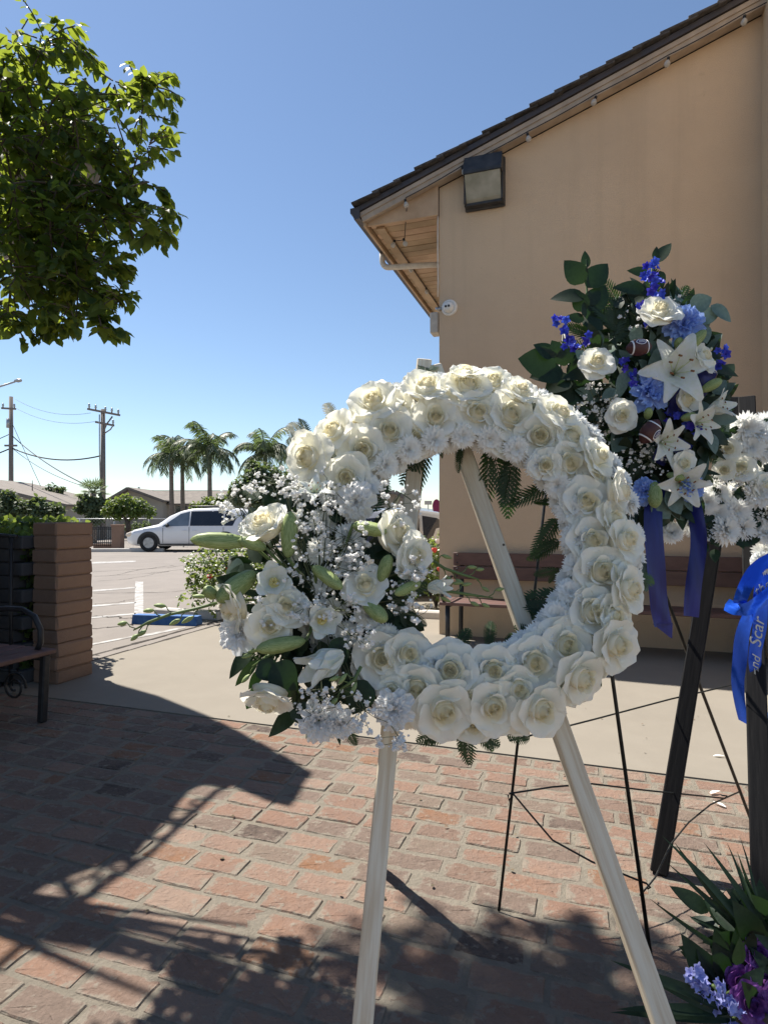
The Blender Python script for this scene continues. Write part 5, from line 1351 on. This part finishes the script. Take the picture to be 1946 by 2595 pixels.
# tall broad-leaved stems
MB().tube([BP(1290, 760, .02), BP(1270, 680, .03), BP(1265, 560, .04)], .0035, 6).build('stem', M_['stem'], bs, True)
for x0, y0, x1, y1, w in [(1265, 580, 1266, 538, .9), (1262, 610, 1220, 560, 1.25), (1268, 620, 1316, 560, 1.2), (1264, 640, 1194, 632, 1.0), (1264, 672, 1240, 625, 1.2), (1268, 655, 1300, 625, 1.4), (1272, 670, 1312, 610, 1.3), (1262, 690, 1225, 680, 1.0), (1270, 690, 1280, 640, 1.6)]:
    leafy(LEAF_D, BP(x0, y0, .04), BP(x1, y1, .05), bs, 'leaf', (q.uniform(-.4, .4), -1, .2), q.uniform(-.3, .3), w * 1.25)
for x0, y0, x1, y1 in [(1200, 790, 1126, 770), (1195, 770, 1160, 738), (1210, 770, 1195, 735), (1220, 790, 1215, 745), (1215, 800, 1150, 805), (1230, 810, 1180, 840), (1240, 820, 1250, 770), (1245, 830, 1200, 850), (1260, 840, 1230, 870), (1240, 790, 1280, 760), (1250, 850, 1190, 830)]:
    leafy(LEAF_D, BP(x0, y0, .04), BP(x1, y1, .06), bs, 'leaf', (q.uniform(-.4, .4), -1, .2), q.uniform(-.3, .3), 1.9)
MB().tube([BP(1385, 760, .02), BP(1400, 640, .03), BP(1412, 560, .04), BP(1430, 535, .04)], .003, 6).build('stem', M_['stem'], bs, True)
for x0, y0, x1, y1 in [(1415, 568, 1450, 516), (1400, 590, 1360, 580), (1392, 625, 1330, 612), (1390, 640, 1362, 655), (1425, 585, 1432, 620), (1415, 560, 1418, 530)]:
    leafy(LEAF_D, BP(x0, y0, .05), BP(x1, y1, .06), bs, 'leaf', (q.uniform(-.4, .4), -1, .2), q.uniform(-.5, .5), 1.1)
for x0, y0, x1, y1, m, w in [(1500, 690, 1560, 670, 0, 1.1), (1535, 660, 1585, 690, 0, 1.1), (1490, 665, 1540, 640, 1, 1), (1510, 700, 1530, 740, 1, 1.2), (1455, 745, 1400, 805, 0, .9), (1270, 785, 1245, 755, 1, 1), (1330, 770, 1310, 800, 0, 1.2), (1365, 740, 1385, 700, 1, 1), (1480, 1060, 1520, 1080, 1, 1), (1440, 1060, 1475, 1110, 1, 1.1),
                             (1330, 840, 1300, 860, 0, 1), (1380, 800, 1390, 850, 0, .7), (1352, 800, 1335, 860, 0, .7), (1540, 850, 1570, 820, 1, 1), (1410, 1080, 1450, 1120, 1, 1.1), (1320, 980, 1350, 1020, 0, .9), (1260, 790, 1295, 800, 1, .8), (1530, 935, 1550, 980, 1, 1), (1400, 1130, 1410, 1180, 1, 1), (1395, 1200, 1400, 1280, 0, 1.2)]:
    leafy((LEAF_E, LEAF_O)[m], BP(x0, y0, .09), BP(x1, y1, .10), bs, 'leaf', (q.uniform(-.5, .5), -1, .3), q.uniform(-.4, .4), w)
for x, y, s, tx, ty, k in [(1428, 668, 48, -.1, -.6, 2), (1291, 780, 40, -.1, -.3, 0), (1345, 897, 36, .0, .1, 4), (1522, 772, 40, .7, -.2, 6), (1488, 862, 34, .3, 0, 6), (1480, 1000, 30, .2, .2, 1)]:
    bloom('rose', BUDROSE[0] if k == 6 else ROSES[k], BP(x, y, .12), aim(tx, ty, FN), s * KD * DB / F, bs, None, q, .4)
for x, y, s in [(1478, 698, 44), (1408, 845, 46), (1395, 1062, 30), (1498, 1052, 30)]:
    bloom('carnation', CARNB[q.randrange(2)], BP(x, y, .11), aim(q.uniform(-.3, .3), q.uniform(-.2, .3), FN), s * KD * DB / F, bs, None, q, .3)
for x, y, rx, ry, n in [(1405, 585, 16, 22, 12), (1418, 625, 14, 22, 9), (1212, 700, 16, 14, 6), (1245, 738, 28, 16, 9), (1556, 770, 18, 22, 7), (1362, 805, 26, 26, 10), (1465, 905, 26, 16, 7), (1388, 678, 12, 22, 5), (1490, 930, 20, 14, 4)]:
    for k in range(n):
        bloom('floret', DEL, BP(x + q.uniform(-rx, rx), y + q.uniform(-ry, ry), .08 + q.uniform(-.02, .03)), aim(q.uniform(-.9, .9), q.uniform(-.9, .9), FN), .017 * q.uniform(.8, 1.2), bs, None, q, .2)
for x, y, s, tx, ty, k in [(1457, 805, 80, -.15, .1, 0), (1502, 915, 52, .4, .2, 1), (1428, 955, 54, .3, .3, 1), (1470, 1040, 60, -.1, .5, 1), (1535, 885, 50, .9, -.2, 2)]:
    bloom('lily', LILY[k], BP(x, y, .10), aim(tx, ty, FN), s * KD * DB / F, bs, 2.2 if k == 0 else None, q, .1)
for x0, y0, x1, y1, w in [(1478, 762, 1525, 712, 24), (1462, 752, 1470, 728, 18), (1515, 845, 1560, 820, 22), (1412, 1040, 1415, 1098, 30), (1398, 905, 1402, 880, 18), (1470, 905, 1505, 895, 18), (1440, 1025, 1480, 1035, 18)]:
    a, b = BP(x0, y0, .11), BP(x1, y1, .13); L = (b - a).length; w *= KD * DB / F / .57
    put('lily_bud', BUD, bs, TRS(a, frame(b - a, q.uniform(0, 6)), (w, w, L)))
g2 = MB()
for x, y, rx, ry, n in [(1290, 900, 46, 76, 60), (1410, 985, 70, 42, 56), (1375, 690, 40, 30, 10), (1465, 655, 30, 20, 10)]:
    gyp_cloud(bs, g2, BP, x, y, rx, ry, n, .07, (1380, 880, .0), .0072)
g2.build('fine_stems', [M_['twig'], M_['gyp']], bs, kind='stuff')
# ribbon tails of the blue spray
def ribbon(name, pts, w, mat, parent, tw0=0.0, tw1=0.0, n=24, **kw):
    P_ = [Vector(p) for p in pts]; rows = []
    for i in range(n + 1):
        f = i / n * (len(P_) - 1); k = min(len(P_) - 2, int(f)); t = f - k
        pm = P_[max(k - 1, 0)]; pa = P_[k]; pb = P_[k + 1]; pn = P_[min(k + 2, len(P_) - 1)]
        c = .5 * ((2 * pa) + (pb - pm) * t + (2 * pm - 5 * pa + 4 * pb - pn) * t * t + (3 * pa - pm - 3 * pb + pn) * t ** 3)
        d = (pb - pa).normalized(); a = tw0 + (tw1 - tw0) * i / n
        s = d.cross(Vector((0, -1, 0)));  s = s.normalized() if s.length > .05 else Vector((1, 0, 0))
        s = Matrix.Rotation(a, 3, d) @ s
        ww = w
        rows.append([c + s * ww * j - d * (abs(j) * 0) + Vector((0, .004 * math.cos(j * 6 + i * .5), 0)) for j in (-.5, -.25, 0, .25, .5)])
    mb = MB(); mb.grid(rows)
    return mb.build(name, mat, parent, True, **kw)
ribbon('ribbon', [BP(1420, 1040, .05), BP(1412, 1110, .1), BP(1416, 1220, .12), BP(1424, 1300, .12), BP(1432, 1352, .12)], .058, M_['ribbon'], bs, .1, -.1)
a = [BP(1410, 1348, .12), BP(1453, 1346, .12), BP(1452, 1380, .12), BP(1445, 1376, .12)]
MB().add(a, [(0, 1, 2, 3)]).build('ribbon_tip', M_['ribbon'], bs)
ribbon('ribbon', [BP(1490, 1060, .02), BP(1502, 1100, .04), BP(1508, 1170, .05), BP(1500, 1260, .06), BP(1492, 1332, .06)], .048, M_['ribbon'], bs, 1.1, .05)
for pts in ([(1440, 850), (1500, 850), (1530, 800)], [(1420, 1000), (1450, 960), (1490, 975)], [(1450, 900), (1480, 850), (1500, 820)]):
    ribbon('ribbon_loop', [BP(x, y, .06 + .02 * i) for i, (x, y) in enumerate(pts)], .055, M_['ribbon'], bs, .4, -.5)
# toy footballs tucked into the spray
def football(label, c, axis, L, face):
    t = thing('toy_football', c, label, 'football', None)
    ax = Vector(axis).normalized(); f = Vector(face); f = (f - ax * f.dot(ax)).normalized(); s = f.cross(ax)
    M = Matrix((s, f, ax)).transposed().to_4x4(); M.translation = Vector(c); h = L / 2; rm = L * .315
    def rad_(z): return rm * (max(0, 1 - (abs(z) / h) ** 2.1)) ** .75
    MB().lathe([(max(.0005, rad_(z)), z) for z in [h * (k / 14 - 1) for k in range(29)]], 26).build('body', M_['football'], t, True, M)
    for z in (-.56, .56):
        MB().lathe([(rad_(h * (z + e)) + .0008, h * (z + e)) for e in (-.045, -.015, .015, .045)], 30).build('stripe', M_['football_white'], t, True, M)
    def patch(name, fn, mat, out, n=22):
        vs = []
        for k in range(n):
            z, a = fn(k / n * 2 * math.pi); r_ = rad_(z) + out; vs.append((r_ * math.sin(a), r_ * math.cos(a), z))
        vs.append((0, rad_(0) + out * 1.4, 0)) if name != 'x' else None
        MB().add(vs, [(k, (k + 1) % n, n) for k in range(n)]).build(name, M_[mat], t, False, M)
    def lens(k): return lambda a: (h * .40 * k * math.cos(a) * 1.0, .42 * k * math.sin(a) * abs(math.sin(a)) ** .25)
    patch('emblem_border', lens(1.0), 'football_white', .0012)
    patch('emblem', lens(.84), 'navy', .0018)
    for k in range(6):
        z = h * (-.20 + .08 * k); a = .20; mb = MB()
        pts = [((rad_(z) + .0026) * math.sin(b), (rad_(z) + .0026) * math.cos(b), z) for b in (-a, 0, a)]
        mb.tube(pts, .0008, 4).build('lace', M_['football_white'], t, False, M)
    return t
football('small brown toy football near the top of the blue spray', BP(1380, 750, .14), (1, .0, .08), .082, (.1, -1, .55))
football('small brown toy football low in the spray above the tiny white blooms', BP(1404, 932, .14), (.55, -.15, .8), .088, (.75, -1, -.35))
football('brown toy football half hidden at the right edge of the spray', BP(1528, 815, .06), (.6, .2, .75), .08, (.2, -1, .2))

# ------------------------------------------------------------------ black easel with the white chrysanthemum cross at the right edge
be = thing('black_easel', Vector((1.2, 2.1, 0)), 'black stained wooden easel at the right edge', 'easel')
te = P(1872, 1005, 2.40)
lf = G(1670, 2212); rfp = G(1938, 2440)
beam('leg', lf, P(1868, 1010, 2.40), .058, .045, M_['black_wood'], be, (-.6, -1, .3), .004)
beam('leg', rfp, P(1892, 1010, 2.38), .060, .045, M_['black_wood'], be, (-.6, -1, .3), .004)
beam('leg', Vector((2.1, 3.1, 0)), P(1885, 1030, 2.44), .05, .04, M_['black_wood'], be, (1, 0, 0), .004)
beam('crossbar', P(1830, 1290, 2.28) + Vector((0, .05, 0)), P(1960, 1300, 2.2) + Vector((0, .05, 0)), .04, .03, M_['black_wood'], be, (0, -1, .3), .003)
mc = thing('chrysanthemum_spray', Vector((1.35, 2.05, 1.0)), 'white chrysanthemum and rose spray cut by the right edge of the picture', 'flower spray')
D3 = 2.08
def MP(x, y, off=0.0): return dP(x, y, D3 - off)
MB().lathe([(0, -.5), (.6, -.45), (1, 0), (.6, .45), (0, .5)], 14, TRS(MP(1640, 1050, -.05), frame((0, -1, .1)), (.18, .2, .1))).build('foam_block', M_['foam'], mc, True)
for x, y, s in [(1612, 925, 36), (1638, 935, 34), (1655, 915, 30), (1590, 960, 28), (1622, 965, 32), (1655, 970, 34), (1655, 1020, 34), (1550, 1065, 32), (1595, 1070, 36), (1640, 1065, 36), (1525, 1085, 28), (1550, 1110, 36), (1592, 1105, 34), (1630, 1108, 34), (1660, 1110, 34), (1530, 1140, 34), (1570, 1145, 36),
                (1608, 1140, 32), (1490, 1135, 30), (1505, 1115, 26), (1655, 1150, 30), (1660, 1190, 32), (1648, 1215, 28), (1680, 1050, 36), (1690, 1120, 36), (1700, 1000, 36), (1700, 950, 36), (1690, 1180, 34), (1450, 1150, 26)]:
    bloom('chrysanthemum', MUMS[q.randrange(3)], MP(x, y, .09 + q.uniform(-.02, .02)), aim(q.uniform(-.5, .3), q.uniform(-.4, .4), FN), s * KD * D3 / F * 1.1, mc, None, q, .2)
for x, y, s, tx, ty, k in [(1600, 1010, 36, -.4, -.2, 6), (1565, 1015, 26, -.8, .1, 6), (1655, 1050, 34, .2, 0, 2), (1575, 970, 26, -.6, -.1, 5), (1690, 1080, 34, .2, .1, 0)]:
    bloom('rose', BUDROSE[0] if k == 6 else ROSES[k], MP(x, y, .12), aim(tx, ty, FN), s * KD * D3 / F, mc, None, q, .4)
for k in range(70):
    x, y = q.uniform(1520, 1700), q.uniform(900, 1190)
    b = q.uniform(0, 6.28); leafy(LEAF_D, MP(x, y, .09), MP(x + 26 * math.cos(b), y + 26 * math.sin(b), .115), mc, 'leaf', (q.uniform(-.6, .6), -1, .3), 0, 1.5)
g3 = MB(); gyp_cloud(mc, g3, MP, 1600, 1045, 40, 18, 26, .12, (1620, 1050, .0), .0072); gyp_cloud(mc, g3, MP, 1550, 1040, 20, 14, 10, .1, (1600, 1050, .0), .0072)
g3.build('fine_stems', [M_['twig'], M_['gyp']], mc, kind='stuff')
# foil memorial ribbon hanging from it
mr = thing('memorial_ribbon', MP(1630, 1290, .1), 'shiny blue foil ribbon with silver script at the right edge', 'ribbon')
ribbon('loop', [MP(1680, 1200, .12), MP(1640, 1225, .14), MP(1610, 1265, .15), MP(1600, 1300, .14), MP(1604, 1318, .12)], .042, M_['foil'], mr, .4, 1.2)
ribbon('loop', [MP(1568, 1306, .10), MP(1600, 1318, .15), MP(1635, 1305, .16), MP(1680, 1270, .14)], .042, M_['foil'], mr, .1, -.2)
ribbon('tail', [MP(1628, 1300, .12), MP(1608, 1360, .13), MP(1597, 1420, .12), MP(1595, 1480, .11), MP(1604, 1560, .10)], .042, M_['foil'], mr, -.3, 1.45)
tlb = ribbon('tail', [MP(1650, 1230, .10), MP(1645, 1290, .12), MP(1640, 1350, .12), MP(1633, 1410, .11), MP(1632, 1450, .10)], .05, M_['foil'], mr, .1, -.25)
ribbon('pale_tail', [MP(1640, 1540, .06), MP(1650, 1600, .06), MP(1672, 1700, .06), MP(1690, 1780, .06)], .065, M_['sheer'], mr, .3, .1)
ribbon('clear_tail', [MP(1632, 1440, .1), MP(1638, 1490, .1), MP(1655, 1560, .09), MP(1668, 1640, .08), MP(1675, 1700, .08)], .014, M_['silver'], mr, .3, .6)
def script(txt, p, size, ang):
    c = bpy.data.curves.new('lettering', 'FONT'); c.body = txt; c.size = size; c.shear = .35; c.extrude = .0004; c.align_x = 'CENTER'; c.align_y = 'CENTER'
    c.materials.append(M_['silver'])
    m = Matrix(((1, 0, 0), (0, 0, -1), (0, 1, 0))) @ Matrix.Rotation(ang, 3, 'Z')
    o = bpy.data.objects.new('lettering', c); C.objects.link(o)
    me = bpy.data.meshes.new_from_object(o.evaluated_get(bpy.context.evaluated_depsgraph_get()))
    bpy.data.objects.remove(o)
    return put('lettering', me, mr, TRS(p, m))
script('the', MP(1646, 1272, .126), .045, rad(35))
script('Scar', MP(1636, 1368, .128), .056, rad(82))
script('nd', MP(1632, 1432, .122), .04, rad(78))

# ------------------------------------------------------------------ purple basket arrangement at the lower right
pb = thing('purple_basket', Vector((.95, 1.42, 0)), 'basket of lavender and purple flowers with palm blades at the lower right', 'flower basket')
MB().lathe([(.0, 0), (.10, 0), (.13, .10), (.15, .17), (.14, .175), (.12, .10), (0, .09)], 24, TRS((.95, 1.42, 0)), 0, lambda a, z: 1 + .02 * math.sin(18 * a)).build('basket', M_['bark'], pb, True)
def QP(x, y, D=1.38): return dP(x, y, D)
core = Vector((.93, 1.42, .2))
for x, y, D in [(1515, 1835, 1.40), (1482, 1895, 1.40), (1575, 1862, 1.42), (1600, 1885, 1.44), (1612, 1905, 1.44), (1505, 1920, 1.38), (1585, 1890, 1.45), (1625, 1850, 1.46), (1655, 1830, 1.48), (1450, 2010, 1.36), (1540, 2000, 1.40)]:
    leafy(BLADE, core + Vector((q.uniform(-.04, .04), q.uniform(-.03, .03), 0)), QP(x, y, D), pb, 'palm_blade', (q.uniform(-.4, .4), -1, .3), q.uniform(-.6, .6), q.uniform(.7, 1.2))
for x0, y0, x1, y1, w in [(1555, 2150, 1492, 2045, 1.0), (1575, 2120, 1558, 2030, 1.1), (1560, 2160, 1530, 2060, 1.1), (1640, 2040, 1600, 1965, 1.2), (1600, 2100, 1612, 2005, 1.1), (1650, 2100, 1640, 1990, 1.2), (1600, 2160, 1540, 2080, 1.0), (1650, 2180, 1660, 2050, 1.2), (1590, 2190, 1500, 2140, 1.0)]:
    leafy(LEAF_D, QP(x0, y0, 1.40), QP(x1, y1, 1.38), pb, 'leaf', (q.uniform(-.4, .4), -1, .4), q.uniform(-.3, .3), w)
for x0, y0, x1, y1 in [(1580, 2180, 1375, 2092), (1580, 2190, 1370, 2165), (1580, 2200, 1420, 2130), (1590, 2205, 1360, 2180), (1585, 2195, 1440, 2105)]:
    leafy(BLADE, QP(x0, y0, 1.33), QP(x1, y1, 1.30), pb, 'striped_blade', (0, -1, .9), q.uniform(-.4, .4), 1.5).data
for k in range(90):
    p = core + Vector((q.uniform(-.14, .16), q.uniform(-.1, .1), q.uniform(-.04, .10))); d = rv(q); d.z = abs(d.z)
    leafy(LEAF_D, p, p + d * q.uniform(.05, .1), pb, 'leaf', (q.uniform(-.6, .6), -1, .6))
for x, y, x1, y1, n in [(1490, 2095, 1530, 2170, 34), (1540, 2130, 1590, 2190, 26), (1550, 2180, 1575, 2215, 10)]:
    a, b = QP(x, y, 1.33), QP(x1, y1, 1.34)
    MB().tube([a, b, core], .004, 6).build('stem', M_['stem'], pb, True)
    for k in range(n):
        p = a.lerp(b, q.random()) + rv(q) * .016
        bloom('floret', STK, p, rv(q) + Vector((0, -.9, .3)), .0155 * q.uniform(.8, 1.2), pb, None, q, .1)
for x, y, s, D, tx, ty in [(1628, 2172, 50, 1.33, -.1, -.2), (1640, 2062, 40, 1.38, .2, -.4), (1598, 2065, 34, 1.40, -.4, -.5), (1650, 2120, 46, 1.36, .2, -.2), (1605, 2125, 38, 1.37, -.3, -.1), (1690, 2150, 50, 1.34, .3, 0)]:
    bloom('purple_rose', PURPLE, QP(x, y, D), aim(tx, ty, FN), s * KD * D / F, pb, None, q, .4)
# ------------------------------------------------------------------ fallen petals
PT = MB(); petal(PT, 0, .02, 0, .055, .011, 20, -6, .03, 4, 3, .4, 1, .0, None, 0, 0, .4); PM = PT.mesh('fallen_petal', M_['mum'], True)
for x, y, ro, lab in [(1728, 1969, 1.2, 'white petal lying at the joint of walkway and bricks'), (1722, 2015, 1.9, 'small white petal beside the black easel leg'), (1790, 2012, .2, 'pinkish white petal beside the wire hook on the bricks'), (1797, 1915, -.3, 'thin curled petal alone on the concrete walkway'), (1852, 2050, 2.3, 'white petal nearest the black right-hand easel leg')]:
    put('fallen_petal', PM, None, TRS(G(x, y, .006), Matrix.Rotation(ro, 3, 'Z')), label=lab, cat='petal', group='petals fallen on the ground')

# small debris blown over the walk, the lot and the bricks
lt = Leaves(); q2 = random.Random(91)
for k in range(150):
    x, y = q2.uniform(120, 1940), 1420 + 900 * q2.random() ** 1.6
    g = G(x, y, .006); sz = q2.uniform(.006, .022)
    lt.add(g, Vector((q2.uniform(-1, 1), q2.uniform(-1, 1), q2.uniform(-.05, .1))), ZZ + rv(q2) * .3, sz, sz * q2.uniform(.2, .4))
M_['litter'] = mk('dry_litter', (.16, .12, .07), (.09, .07, .05), .9, 30, island=.4)
put('leaf_litter', lt.mesh('leaf_litter', M_['litter']), label='scattered dry leaf bits on the paving and walkway', cat='litter', kind='stuff')
